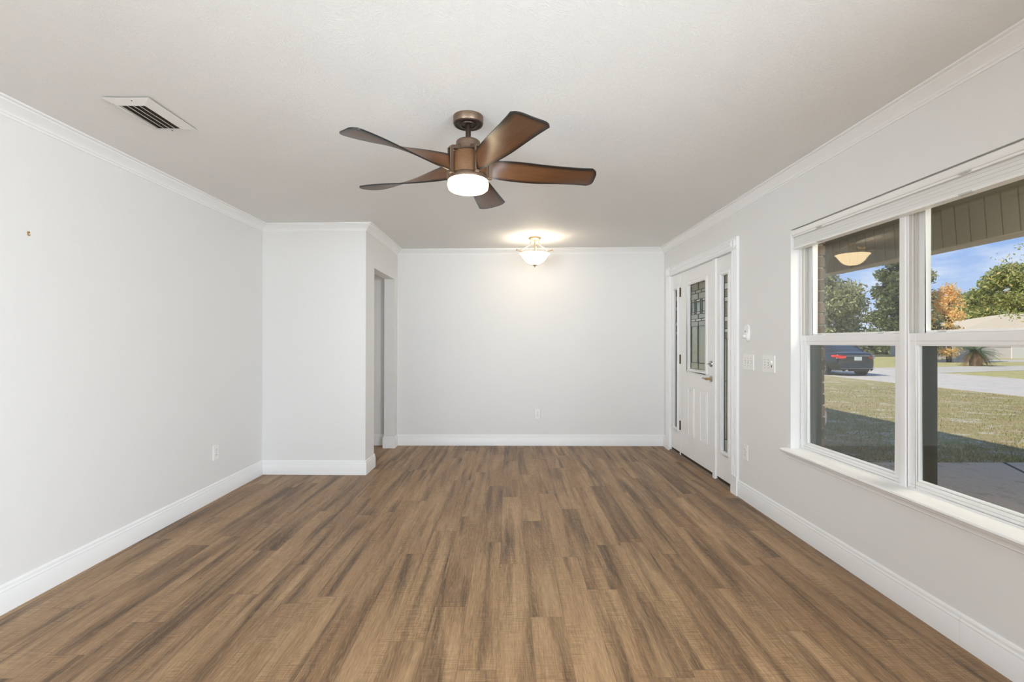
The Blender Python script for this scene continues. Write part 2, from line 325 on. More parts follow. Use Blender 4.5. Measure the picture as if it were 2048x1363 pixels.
# ------------------------------------------------------------------ windows
def frame_rect(b, x0, x1, y0, y1, z0, z1, wl, wr, wb, wt):   # rectangular frame in a YZ plane
    b.box((x0, y1 - wl, z0), (x1, y1, z1)); b.box((x0, y0, z0), (x1, y0 + wr, z1))
    b.box((x0, y0 + wr, z0), (x1, y1 - wl, z0 + wb)); b.box((x0, y0 + wr, z1 - wt), (x1, y1 - wl, z1))
def window(idx, y0, y1, label):
    w = empty('window_%d' % idx, (0, 0, 0), kind='structure', label=label)
    b = MB(); frame_rect(b, xR + .060, xR + .175, y0, y1, WZ0, WZ1, .014, .014, .012, .03); b.build('window_frame', M_VINYL, w, bevel=.0015)
    # balance tracks in the side jambs above the lower sash
    b = MB()
    for s, ya in ((1, y0 + .014), (-1, y1 - .014)):
        for xa, xb, d in ((.068, .075, .010), (.090, .098, .011), (.103, .110, .006)): b.box((xR + xa, ya, 1.325), (xR + xb, ya + s * d, 2.01))
    b.build('balance_track', M_TRACK, w)
    # lower sash
    a, c = y0 + .014, y1 - .014
    s = MB(); xa, xb = xR + .070, xR + .100
    frame_rect(s, xa, xb, a, c, .566, 1.322, .036, .036, .034, .056); lo = s.build('lower_sash', M_VINYL, w, bevel=.002)
    s = MB(); frame_rect(s, xa + .004, xb - .004, a + .034, c - .034, .598, 1.268, .012, .012, .011, .008); s.build('glazing_bead', M_TRIM, lo, bevel=.003)
    s = MB(); s.box((xR + .084, a + .044, .607), (xR + .088, c - .044, 1.261)); s.build('glass', M_GLASS, lo)
    s = MB(); s.box((xa - .0015, a + .004, 1.283), (xa + .0005, c - .004, 1.2845)); s.box((xa - .0015, a + .004, .582), (xa + .0005, c - .004, .5835)); s.build('groove', M_TRACK, lo)
    # upper sash
    s = MB(); xa, xb = xR + .112, xR + .142
    frame_rect(s, xa, xb, a, c, 1.30, 2.012, .034, .034, .036, .05); up = s.build('upper_sash', M_VINYL, w, bevel=.002)
    s = MB(); frame_rect(s, xa - .002, xb - .004, a + .030, c - .030, 1.322, 1.98, .016, .016, .012, .01); s.build('glazing_bead', M_TRIM, up, bevel=.003)
    s = MB(); s.box((xR + .124, a + .046, 1.333), (xR + .128, c - .046, 1.972)); s.build('glass', M_GLASS, up)
    # sash locks and tilt latches on the meeting rail
    for fy in (.18, .80):
        yy = a + (c - a) * fy
        s = MB(); s.box((xR + .074, yy - .034, 1.322), (xR + .100, yy + .034, 1.3255)); s.prism([(xR + .078, yy - .026, 1.3255), (xR + .094, yy - .014, 1.3255), (xR + .094, yy + .02, 1.3255), (xR + .082, yy + .026, 1.3255)], (0, 0, .007))
        s.build('sash_lock', simple('clear_grey_plastic', (215, 213, 214), .2), w, bevel=.0015)
    for yy in (a + .028, c - .028):
        s = MB(); s.box((xR + .0685, yy - .007, 1.262), (xR + .0705, yy + .007, 1.312)); s.build('tilt_latch', M_TRIM, w, bevel=.001)
    # dark exterior channel and insect screen outside the lower sash
    s = MB(); frame_rect(s, xR + .101, xR + .176, a + .030, c - .030, .560, 1.30, .008, .008, .010, .006); s.build('screen_channel', M_DARKCH, w)
    s = MB(); s.add([(xR + .165, a + .038, .570), (xR + .165, c - .038, .570), (xR + .165, c - .038, 1.294), (xR + .165, a + .038, 1.294)], [(0, 1, 2, 3)]); s.build('insect_screen', M_SCREEN, w)
    return w
YM = 2.441
window(1, YM + .011, WY1 - .002, 'white double-hung window beside the brick edge, dark car seen through it')
window(2, WY0 + .002, YM - .011, 'white double-hung window nearest the camera, palm seen through it')
b = MB(); b.box((xR + .055, YM - .016, WZ0), (xR + .17, YM + .016, WZ1 - .002)); struct(b.build('window_mullion', M_VINYL, bevel=.002), 'white post between the two windows')
# window reveal (painted boards) behind the drywall
b = MB(); b.box((xR + .001, WY1 - .001, WZ0), (xR + .06, WY1 + .02, WZ1)); b.box((xR + .001, WY0 - .02, WZ0), (xR + .06, WY0 + .001, WZ1)); struct(b.build('trim_10', M_TRIM), 'white side boards of the window opening')
# stool (sill nose) and apron
def sill():
    y0, y1 = WY0 - .045, WY1 + .042
    pr = [(xR + .066, .5335), (xR - .040, .5335), (xR - .048, .5375), (xR - .052, .5445), (xR - .049, .552), (xR - .041, .5562), (xR - .01, .5575), (xR + .066, .5605)]
    b = MB(); b.prism([(x, WY0, z) for x, z in pr], (0, WY1 - WY0, 0)); 
    nose = [(xR - .0005, .5335), (xR - .040, .5335), (xR - .048, .5375), (xR - .052, .5445), (xR - .049, .552), (xR - .041, .5562), (xR - .0005, .5578)]
    b.prism([(x, y0, z) for x, z in nose], (0, WY0 - y0, 0)); b.prism([(x, WY1, z) for x, z in nose], (0, y1 - WY1, 0))
    s = struct(b.build('window_sill', M_TRIM, smooth=True), 'white moulded sill under the two windows')
    ap = [(xR - .0005, .5334), (xR - .036, .5334), (xR - .035, .528), (xR - .028, .522), (xR - .019, .516), (xR - .015, .509), (xR - .014, .503), (xR - .010, .501), (xR - .010, .495), (xR - .005, .491), (xR - .0005, .490)]
    b = MB(); b.prism([(x, y0 + .03, z) for x, z in ap], (0, y1 - y0 - .05, 0)); struct(b.build('trim_11', M_TRIM, smooth=True), 'white moulding under the window sill')
sill()
# ------------------------------------------------------------------ window shade (pulled up)
def shade():
    t = empty('window_shade', (xR, WY1, WZ1), label='white shade pulled up into a stack across the top of both windows', cat='window shade')
    L = Matrix.Translation((-xR, -WY1, -WZ1))
    def bl(b, name, mat, **k):
        b.v = [(v[0] - xR, v[1] - WY1, v[2] - WZ1) for v in b.v]; return b.build(name, mat, t, **k)
    y0, y1 = WY0 + .004, WY1 - .008
    b = MB(); b.prism([(xR + .055, y0, 2.033), (xR + .004, y0, 2.033), (xR + .000, y0, 2.028), (xR + .002, y0, 2.004), (xR + .006, y0, 1.998), (xR + .055, y0, 1.998)], (0, y1 - y0, 0)); bl(b, 'headrail', simple('shade_white', (240, 239, 236), .3), smooth=True)
    b = MB(); n = 9
    for i in range(n):
        z1 = 1.995 - i * .0085; b.box((xR + .018 + .0015 * (i % 2), y0 + .006, z1 - .0083), (xR + .053, y1 - .010, z1))
    bl(b, 'fabric_stack', simple('shade_fabric', (226, 225, 221), .7))
    b = MB(); b.prism([(xR + .055, y0, 1.9185), (xR + .008, y0, 1.9185), (xR + .005, y0, 1.914), (xR + .007, y0, 1.9045), (xR + .055, y0, 1.9035)], (0, y1 - y0 - .006, 0)); bl(b, 'bottom_rail', simple('shade_white', (240, 239, 236), .3), smooth=True)
    b = MB(); b.prism([(xR + .010, y0, 1.9965), (xR + .006, y0, 1.9965), (xR + .005, y0, 1.987), (xR + .010, y0, 1.985)], (0, y1 - y0 - .006, 0)); bl(b, 'valance_strip', simple('shade_white', (240, 239, 236), .3))
    for yy in (3.02, 2.05):
        b = MB(); b.box((xR + .0005, yy - .028, 1.990), (xR + .012, yy + .028, 1.997)); b.tube([(xR + .006, yy - .02, 1.990), (xR + .002, yy, 1.986), (xR + .006, yy + .02, 1.988)], .0015, 6); bl(b, 'clip', simple('clear_clip', (196, 194, 190), .15))
        b = MB(); b.box((xR + .003, yy - .03, 1.9015), (xR + .02, yy + .03, 1.909)); bl(b, 'rail_clip', simple('clear_clip', (196, 194, 190), .15))
shade()

# ------------------------------------------------------------------ front door unit
M_LEAD = simple('lead_came', (58, 60, 58), .45, .6)
def art_glass(name, rgb, tr, rough_amt):
    k = Mat(name); k.nt.nodes.remove(k.b); o = k.obj()
    nz = k.noise(o, 160, 3, .6); c = lin(rgb); d = tuple(v * .62 for v in c[:3]) + (1,)
    df = k.n('ShaderNodeBsdfDiffuse', {0: k.mix(k.ramp(nz, [(.35, (0, 0, 0)), (.65, (1, 1, 1))]), d, c)}); tp = k.n('ShaderNodeBsdfTransparent', {0: (.86, .9, .82, 1)})
    gl = k.n('ShaderNodeBsdfGlossy'); gl.inputs['Roughness'].default_value = rough_amt
    bp = k.n('ShaderNodeBump', {'Height': nz}); bp.inputs['Strength'].default_value = .5; bp.inputs['Distance'].default_value = .004; k.nt.links.new(bp.outputs[0], gl.inputs['Normal'])
    m1 = k.n('ShaderNodeMixShader', {0: tr, 1: df.outputs[0], 2: tp.outputs[0]}); fr = k.n('ShaderNodeFresnel', {'IOR': k.math('ADD', k.math('MULTIPLY', k.n('ShaderNodeNewGeometry').outputs['Backfacing'], 1 / 1.5 - 1.5), 1.5)}); m2 = k.n('ShaderNodeMixShader', {0: fr.outputs[0], 1: m1.outputs[0], 2: gl.outputs[0]})
    k.nt.links.new(m2.outputs[0], k.out.inputs[0]); return k.m
M_AG = art_glass('seedy_glass', (192, 194, 180), .35, .15)
M_AGD = art_glass('tinted_seedy_glass', (150, 146, 122), .35, .15)
M_AGW = art_glass('white_textured_glass', (226, 227, 222), .12, .2)
M_AGC = art_glass('clear_bevel_glass', (168, 172, 150), .55, .02)
M_HINGE = simple('dark_bronze_hinge', (70, 58, 46), .45, .7)
M_NICKEL = simple('satin_nickel', (178, 176, 172), .28, .9)
M_BRASS = simple('aged_brass', (186, 154, 104), .3, .9)
DX = xR + .012     # door face
def leaded(parent, y0, y1, z0, z1, cells, came):
    """cells: (ya, yb, za, zb, mat) fractions, ya from the far (left in photo) side; came: line segments"""
    Yc = lambda f: y1 + (y0 - y1) * f
    Zc = lambda f: z1 + (z0 - z1) * f
    by = {}
    for ya, yb, za, zb, m in cells: by.setdefault(m.name, (m, MB()))[1].box((DX + .018, Yc(yb), Zc(zb)), (DX + .022, Yc(ya), Zc(za)))
    for nme, (m, b) in by.items(): b.build('glass', m, parent)
    b = MB(); r = .0026
    for ya, za, yb, zb in came:
        if abs(ya - yb) < 1e-6: b.box((DX + .0135, Yc(ya) - r, Zc(max(za, zb))), (DX + .0178, Yc(ya) + r, Zc(min(za, zb))))
        else: b.box((DX + .013, Yc(max(ya, yb)), Zc(za) - r), (DX + .0179, Yc(min(ya, yb)), Zc(za) + r))
    b.build('leading', M_LEAD, parent)
def panel_with_hole(b, x0, x1, y0, y1, z0, z1, h):
    b.box((x0, y0, z0), (x1, h[0], z1)); b.box((x0, h[1], z0), (x1, y1, z1)); b.box((x0, h[0], z0), (x1, h[1], h[2])); b.box((x0, h[0], h[3]), (x1, h[1], z1))
def door_unit():
    U = empty('door_1', (0, 0, 0), kind='structure', label='white front door with a leaded glass light')
    T = .04
    g = (4.780, 5.252, .998, 1.888)
    b = MB(); panel_with_hole(b, DX, DX + T, 4.590, 5.476, .047, 2.046, g); leaf = b.build('door_leaf', M_DOOR, U, bevel=.001)
    b = MB(); frame_rect(b, DX - .012, DX + .001, g[0] - .048, g[1] + .048, g[2] - .034, g[3] + .034, .036, .036, .026, .026); b.build('glass_frame', M_DOOR, leaf, bevel=.006)
    b = MB(); frame_rect(b, DX - .006, DX + .017, g[0] - .012, g[1] + .012, g[2] - .008, g[3] + .008, .0125, .0125, .0085, .0085); b.build('glazing_stop', M_DOOR, leaf, bevel=.002)
    # leaded pattern
    cells = []; came = []
    def row(z0, z1, splits, m):
        for a, c in zip(splits, splits[1:]): cells.append((a, c, z0, z1, m))
        for s in splits[1:-1]: came.append((s, z0, s, z1))
        came.append((splits[0], z1, splits[-1], z1)); came.append((splits[0], z0, splits[-1], z0))
    e0, e1 = .075, .925
    cells += [(0, e0, 0, 1, M_AGW), (e1, 1, 0, 1, M_AGW)]; came += [(e0, 0, e0, 1), (e1, 0, e1, 1)]
    row(0, .082, [e0, .5, e1], M_AGD); row(.082, .118, [e0, .33, .67, e1], M_AG); row(.118, .19, [e0, .5, e1], M_AG)
    for a, c in ((e0, .335), (.335, .665), (.665, e1)):
        cells.append((a, a + .05, .19, .36, M_AGW)); cells.append((c - .05, c, .19, .36, M_AGW)); cells.append((a + .05, c - .05, .215, .335, M_AGC))
        cells.append((a + .05, c - .05, .19, .215, M_AGW)); cells.append((a + .05, c - .05, .335, .36, M_AGW))
        came += [(a + .05, .19, a + .05, .36), (c - .05, .19, c - .05, .36), (a + .05, .215, c - .05, .215), (a + .05, .335, c - .05, .335), (c, .19, c, .36)]
    row(.36, .415, [e0, .5, e1], M_AG); row(.415, .442, [e0, .33, .67, e1], M_AGW); row(.442, .50, [e0, .5, e1], M_AG)
    row(.50, .925, [e0, e0 + .045, .478, .522, e1 - .045, e1], M_AG); row(.925, 1, [e0, .5, e1], M_AG)
    for yc in (e0 + .022, .5, e1 - .022):
        for zc in (.545, .70, .72, .875): came.append((yc - .022, zc, yc + .022, zc))
    leaded(leaf, g[0], g[1], g[2], g[3], cells, came)
    # two raised panels
    for ya, yb in ((4.735, 4.925), (5.075, 5.250)):
        b = MB(); frame_rect(b, DX - .007, DX + .001, ya, yb, .283, .795, .018, .018, .016, .016)
        b.box((DX - .005, ya + .034, .283 + .032), (DX + .001, yb - .034, .795 - .032)); b.build('door_panel', M_DOOR, leaf, bevel=.003)
    # hardware
    h = empty('door_handle', (DX, 4.652, .929)); h.parent = leaf
    b = MB(); b.lathe([(.0, -.012), (.018, -.012), (.029, -.007), (.031, 0)], axis='x', seg=32); b.build('rosette', M_NICKEL, h, smooth=True)
    b = MB(); b.lathe([(.0, -.058), (.011, -.058), (.012, -.052), (.011, -.02), (.015, -.012)], axis='x', seg=24); b.build('neck', M_BRASS, h, smooth=True)
    b = MB(); b.tube([(-.052, -.004, 0), (-.055, .015, .001), (-.055, .045, .003), (-.052, .080, .002), (-.046, .105, -.003)], [.010, .010, .0085, .007, .005], 12); b.build('lever', M_NICKEL, h, smooth=True)
    d = empty('deadbolt', (DX, 4.650, 1.072)); d.parent = leaf
    b = MB(); b.lathe([(.0, -.016), (.020, -.016), (.028, -.010), (.031, 0)], axis='x', seg=32); b.build('rosette', M_NICKEL, d, smooth=True)
    b = MB(); b.box((-.036, -.016, -.005), (-.016, .016, .005)); b.build('thumb_turn', M_NICKEL, d, bevel=.002)
    for zc in (1.837, 1.088, .348):
        b = MB(); b.tube([(DX - .006, 5.484, zc - .052), (DX - .006, 5.484, zc + .052)], .0075, 12); b.box((DX - .001, 5.476, zc - .05), (DX + .0005, 5.494, zc + .05)); b.build('hinge', M_HINGE, leaf)
    # sidelights
    for nme, y0, y1, fr, gl, lab in (('far', 5.500, 5.790, (5.540, 5.748), (5.588, 5.700), 'left of the door'), ('near', 4.182, 4.522, (4.253, 4.457), (4.280, 4.425), 'right of the door')):
        s = empty('window_%d' % (3 if nme == 'far' else 4), kind='structure', label='narrow leaded sidelight ' + lab)
        b = MB(); panel_with_hole(b, DX - .002, DX + T, y0, y1, .047, 2.044, (gl[0], gl[1], .300, 1.880)); b.build('panel', M_DOOR, s, bevel=.001)
        b = MB(); frame_rect(b, DX - .013, DX - .001, fr[0], fr[1], .270, 1.912, .024, .024, .024, .024); frame_rect(b, DX - .006, DX + .017, gl[0] - .012, gl[1] + .012, .292, 1.888, .0125, .0125, .0085, .0085); b.build('glass_frame', M_DOOR, s, bevel=.003)
        cells = []; came = []; ws = .72
        zs = [0, .045, .08, .125, .150, .235, .262, .305, .325, .36]
        ms = [M_AGD, M_AGW, M_AGD, M_AGW, M_AGD, M_AGW, M_AGD, M_AGW, M_AGD]
        for a, c, m in zip(zs, zs[1:], ms):
            if m is M_AGW: cells.append((.14, 1, a, c, m))
            else: cells += [(.14, ws, a, c, m), (ws, 1, a, c, m)]; came.append((ws, a, ws, c))
            came.append((.14, c, 1, c))
        cells += [(0, .14, 0, 1, M_AGW), (.14, .50, .36, .93, M_AG), (.50, .80, .36, .93, M_AG), (.80, 1, .36, .93, M_AGW), (.14, 1, .93, 1, M_AG)]
        came += [(.14, 0, .14, 1), (.50, .36, .50, .93), (.80, .36, .80, .93), (.14, .93, 1, .93), (.55, .93, .55, 1), (.14, .60, .50, .60)]
        for zc in (.40, .46, .56, .585, .62, .70, .725, .80, .86): came.append((.50, zc, .80, zc))
        leaded(s, gl[0], gl[1], .300, 1.880, cells, came)
    # jambs, posts and threshold
    b = MB(); x0, x1 = DX - .006, DX + .12
    b.box((xR, 5.790, 0), (x1, DY1 + .001, DZ)); b.box((xR, DY0 - .001, 0), (x1, 4.182, DZ)); b.box((DX + .008, DY0, 2.046), (x1, DY1, DZ))
    b.box((DX - .008, 4.522, .02), (DX + .03, 4.530, 2.056)); b.box((DX - .016, 4.530, .012), (DX + .10, 4.586, 2.052)); b.box((DX - .004, 5.480, .012), (DX + .10, 5.500, 2.052))
    struct(b.build('door_frame', M_DOOR, bevel=.0015), 'white posts between the front door and its sidelights')
    b = MB(); b.prism([(xR - .012, DY0, 0.0005), (xR - .008, DY0, .010), (DX + .0, DY0, .020), (DX + .1, DY0, .024), (DX + .1, DY0, .0005)], (0, DY1 - DY0, 0)); struct(b.build('door_threshold', simple('threshold_wood', (120, 98, 76), .45, var=.2, bscale=30)), 'brown threshold under the front door')
    b = MB(); b.box((DX + .004, DY0 + .012, .024), (DX + .03, DY1 - .012, .046)); struct(b.build('door_sweep', simple('dark_sweep', (52, 40, 32), .7)), 'dark weather strip under the front door')
    # casing with flutes, rosette corner blocks and plinth blocks
    prof = [(0, 0), (.016, 0), (.020, .006), (.020, .016), (.013, .022), (.013, .030), (.019, .036), (.019, .046), (.014, .051), (.014, .055), (.019, .060), (.019, .070), (.013, .076), (.013, .084), (.020, .090), (.020, .099), (.016, .105), (0, .105)]
    cs = []
    for nme, ya, sgn in (('trim_6', DY0, -1), ('trim_7', DY1, 1)):
        b = MB(); b.prism([(xR - d, ya + sgn * w, .16) for d, w in prof], (0, 0, 2.056 - .16)); b.box((xR - .0235, ya, 0), (xR, ya + sgn * .106, .158)); b.box((xR - .024, ya - sgn * .001, .150), (xR, ya + sgn * .107, .160))
        c = (xR - .012, ya + sgn * .0525, 2.1085)
        b.box((xR - .024, ya - sgn * .001, 2.056), (xR, ya + sgn * .107, 2.162))
        b.lathe([(.0, -.034), (.012, -.032), (.016, -.026), (.022, -.024), (.028, -.034), (.034, -.036), (.040, -.032), (.043, -.024)], (xR, c[1], c[2]), 32, 'x', cap=False)
        struct(b.build(nme, M_TRIM), 'white fluted door casing with rosette, ' + ('near side' if sgn < 0 else 'far side'))
    b = MB(); b.prism([(xR - d, DY0 + .001, 2.057 + w * .98) for d, w in prof], (0, DY1 - DY0 - .002, 0)); struct(b.build('trim_8', M_TRIM), 'white fluted casing over the front door')
door_unit()

# ------------------------------------------------------------------ switches, outlets and small wall things
M_PLATE = simple('white_plastic', (240, 239, 236), .32)
M_PLDK = simple('dark_slot', (90, 86, 80), .6)
def plate(parent, w, h, d=.006):     # local: x = out of the wall, y = along, z = up
    b = MB(); b.prism([(0, -w / 2, -h / 2), (d * .35, -w / 2, -h / 2), (d, -w / 2 + .007, -h / 2), (d, w / 2 - .007, -h / 2), (d * .35, w / 2, -h / 2), (0, w / 2, -h / 2)], (0, 0, h)); return b.build('cover_plate', M_PLATE, parent, bevel=.0018)
def orient(o, wall):
    o.rotation_euler = (0, 0, {'right': math.pi, 'left': 0, 'far': -math.pi / 2}[wall])
def outlet(loc, wall, label):
    t = empty('wall_outlet', loc, label=label, cat='outlet', group='white wall outlets'); orient(t, wall)
    plate(t, .078, .122)
    for s in (-1, 1):
        b = MB(); b.prism([(.006, .0165 * math.cos(a), s * .0215 + .0150 * math.sin(a)) for a in [math.pi * 2 * i / 20 for i in range(20)]], (.0022, 0, 0)); r = b.build('receptacle', M_PLATE, t)
        b = MB(); b.box((.0080, -.0075, s * .0215 - .001), (.0088, -.0055, s * .0215 + .008)); b.box((.0080, .0055, s * .0215 - .001), (.0088, .0075, s * .0215 + .008)); b.lathe([(.0, .0088), (.0024, .0088), (.0024, .0078)], (0, 0, s * .0215 - .0075), 12, 'x'); b.build('slot', M_PLDK, r)
    b = MB(); b.lathe([(.0, .0072), (.003, .0072), (.003, .0055)], (0, 0, 0), 12, 'x'); b.build('screw', M_PLDK, t)
outlet((xR, 3.945, .392), 'right', 'white wall outlet low beside the front door casing')
outlet((.358, 6.038 + .0075, .392), 'far', 'white wall outlet low on the far wall')
outlet((xL, 3.988, .380), 'left', 'white wall outlet low on the left wall near the corner')
def switch(loc, label, dimmer):
    t = empty('light_switch', loc, label=label, cat='light switch', group='triple light switches'); orient(t, 'right')
    plate(t, .176, .124)
    for i in range(3):
        y = (i - 1) * .046
        if dimmer and i == 2:
            b = MB(); b.lathe([(.0, .016), (.012, .016), (.0135, .006)], (0, y, .012), 20, 'x'); b.build('dimmer_knob', M_PLATE, t, smooth=True); zz = -.016
            b = MB(); b.box((.0055, y - .005, -.024), (.0075, y + .005, -.008)); b.build('dimmer_slot', M_PLDK, t); continue
        b = MB(); b.box((.0055, y - .0055, -.0125), (.0068, y + .0055, .0125)); b.build('toggle_slot', simple('grey_slot', (170, 166, 160), .5), t)
        up = 1 if (i + dimmer) % 2 else -1
        b = MB(); b.prism([(.006, y - .004, -.005), (.006, y - .004, .005), (.017, y - .004, .002 + up * .009), (.017, y - .004, -.003 + up * .009)], (0, .008, 0)); b.build('toggle', M_PLATE, t, bevel=.001)
        for sz in (-1, 1):
            b = MB(); b.lathe([(.0, .0070), (.0028, .0070), (.0028, .0055)], (0, y, sz * .030), 10, 'x'); b.build('screw', M_PLDK, t)
switch((xR, 3.899, 1.121), 'white triple toggle switch plate nearest the door casing', 0)
switch((xR, 3.596, 1.119), 'white triple switch plate between the first plate and the window', 1)
def night_light():
    t = empty('night_light', (xR, 3.915, 1.352), label='small white oval wall unit with a clear round bulb above the switches', cat='night light'); orient(t, 'right')
    n = 28; pts = []
    for i in range(n):
        a = 2 * math.pi * i / n; pts.append((.0, .040 * math.cos(a) , (.070 - .036) * (1 if math.sin(a) > 0 else -1) + .036 * math.sin(a)))
    b = MB(); b.prism(pts, (.014, 0, 0)); b.build('base_plate', M_PLATE, t, bevel=.004)
    b = MB(); b.lathe([(.0, .028), (.016, .027), (.027, .022), (.031, .014)], (0, .010, -.030), 28, 'x'); b.build('bulb_holder', M_PLATE, t, smooth=True)
    b = MB(); b.lathe([(.021 * math.sin(a), .030 - .021 * math.cos(a)) for a in [math.pi * i / 12 for i in range(13)]], (0, .014, -.026), 24, 'x', cap=False); b.build('bulb', simple('clear_bulb', (226, 226, 222), .08), t, smooth=True)
    b = MB(); b.box((.0135, -.014, .006), (.017, -.008, .020)); b.build('button', M_PLDK, t, bevel=.001)
night_light()
def hook():
    t = empty('wall_hook', (xL, 2.432, 1.805), label='tiny brass picture hook on the left wall', cat='hook'); orient(t, 'left')
    b = MB(); b.lathe([(.0, .010), (.0045, .009), (.0055, .004), (.003, 0)], (0, 0, .007), 16, 'x'); b.build('nail_head', M_BRASS, t, smooth=True)
    b = MB(); b.tube([(.002, 0, .008), (.0025, 0, -.004), (.006, 0, -.0095), (.011, 0, -.009), (.013, 0, -.004)], .0022, 8); b.build('hook_wire', M_BRASS, t, smooth=True)
hook()
def vent():
    x0, x1, y0, y1 = -1.885, -1.668, 2.275, 2.625; zc = cz(-1.78)
    t = empty('ceiling_vent', (-1.776, 2.45, zc), label='white slatted air vent in the ceiling', cat='air vent')
    def bl(b, n, m, **k): b.v = [(v[0] + 1.776, v[1] - 2.45, v[2] - zc) for v in b.v]; return b.build(n, m, t, **k)
    M_V = simple('vent_white', (226, 224, 220), .4)
    z0 = zc - .001; zl = zc - .012; i0, i1, j0, j1 = x0 + .032, x1 - .056, y0 + .055, y1 - .030
    b = MB(); outer = [(x0, y0, zl + .004), (x1, y0, zl + .004), (x1, y1, z0 - .003), (x0, y1, z0 - .003)]; inner = [(i0, j0, zl - .006), (i1, j0, zl - .006), (i1, j1, zl - .003), (i0, j1, zl - .003)]
    top = [(p[0], p[1], p[2] + .0012) for p in outer]; itop = [(p[0], p[1], p[2] + .010) for p in inner]
    v = outer + inner + top + itop
    b.add(v, [(i, (i + 1) % 4, 4 + (i + 1) % 4, 4 + i) for i in range(4)] + [(i, 8 + i, 8 + (i + 1) % 4, (i + 1) % 4) for i in range(4)] + [(4 + i, 4 + (i + 1) % 4, 12 + (i + 1) % 4, 12 + i) for i in range(4)]); bl(b, 'vent_frame', M_V)
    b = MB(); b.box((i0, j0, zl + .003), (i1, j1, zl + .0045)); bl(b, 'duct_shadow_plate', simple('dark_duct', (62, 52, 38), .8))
    for i in range(5):
        xx = i0 + (i1 - i0) * (i + .12) / 4.4
        b = MB(); b.prism([(xx + .010, j0 + .001, zl - .006), (xx + .013, j0 + .001, zl - .006), (xx + .003, j0 + .001, zl + .0029), (xx, j0 + .001, zl + .0029)], (0, j1 - j0 - .002, 0)); bl(b, 'slat', M_V)
    for p in ((x0 + .018, y0 + .05), (x1 - .09, y0 + .018), ((i0 + i1) / 2, y1 - .012)):
        b = MB(); b.lathe([(.0, -.0012), (.003, -.0008), (.003, .002)], (p[0], p[1], zl - .0005), 10); bl(b, 'screw', M_PLDK)
vent()

# ------------------------------------------------------------------ ceiling fan
def wood_blade_mat():
    k = Mat('walnut_blade'); uv = k.uv(); u, v, _ = k.sep(uv)
    gr = k.noise(k.vec(k.math('MULTIPLY', u, 2.2), k.math('MULTIPLY', v, 26.0)), 1.0, 4, .6, .6)
    fi = k.noise(k.vec(k.math('MULTIPLY', u, 10.0), k.math('MULTIPLY', v, 120.0)), 1.0, 2)
    c = k.mix(gr, lin((66, 43, 28)), lin((118, 78, 48))); c = k.mix(.85, c, k.ramp(fi, [(.3, (.58, .55, .52)), (.7, (1.1, 1.1, 1.1))]), 'MULTIPLY')
    ev = k.math('MINIMUM', v, k.math('SUBTRACT', 1.0, v)); eu = k.math('MULTIPLY', k.math('SUBTRACT', 1.0, u), 3.6); e = k.math('MINIMUM', ev, eu)
    k.base(k.mix(k.ramp(e, [(.03, (1, 1, 1)), (.17, (0, 0, 0))]), c, lin((26, 22, 20)))); k.rough(.34); k.b.inputs['Specular IOR Level'].default_value = .5
    return k.m
M_BLADE = wood_blade_mat()
def wood_body_mat():
    k = Mat('walnut_housing'); x, y, z = k.sep(k.obj()); a = k.math('ARCTAN2', y, x)
    gr = k.noise(k.vec(k.math('MULTIPLY', a, 2.0), 0.0, k.math('MULTIPLY', z, 140.0)), 1.0, 4, .6, .5)
    g2 = k.noise(k.vec(k.math('MULTIPLY', a, 1.5), 0.0, k.math('MULTIPLY', z, 420.0)), 1.0, 2)
    c = k.mix(gr, lin((72, 48, 28)), lin((120, 84, 50))); c = k.mix(.4, c, k.ramp(g2, [(.3, (.7, .7, .7)), (.7, (1.05, 1.05, 1.05))]), 'MULTIPLY'); k.base(c); k.rough(.4); return k.m
M_BODY = wood_body_mat()
M_BRONZE = simple('brushed_bronze', (118, 98, 82), .38, .75)
M_BRONZED = simple('dark_bronze', (60, 46, 38), .4, .7)
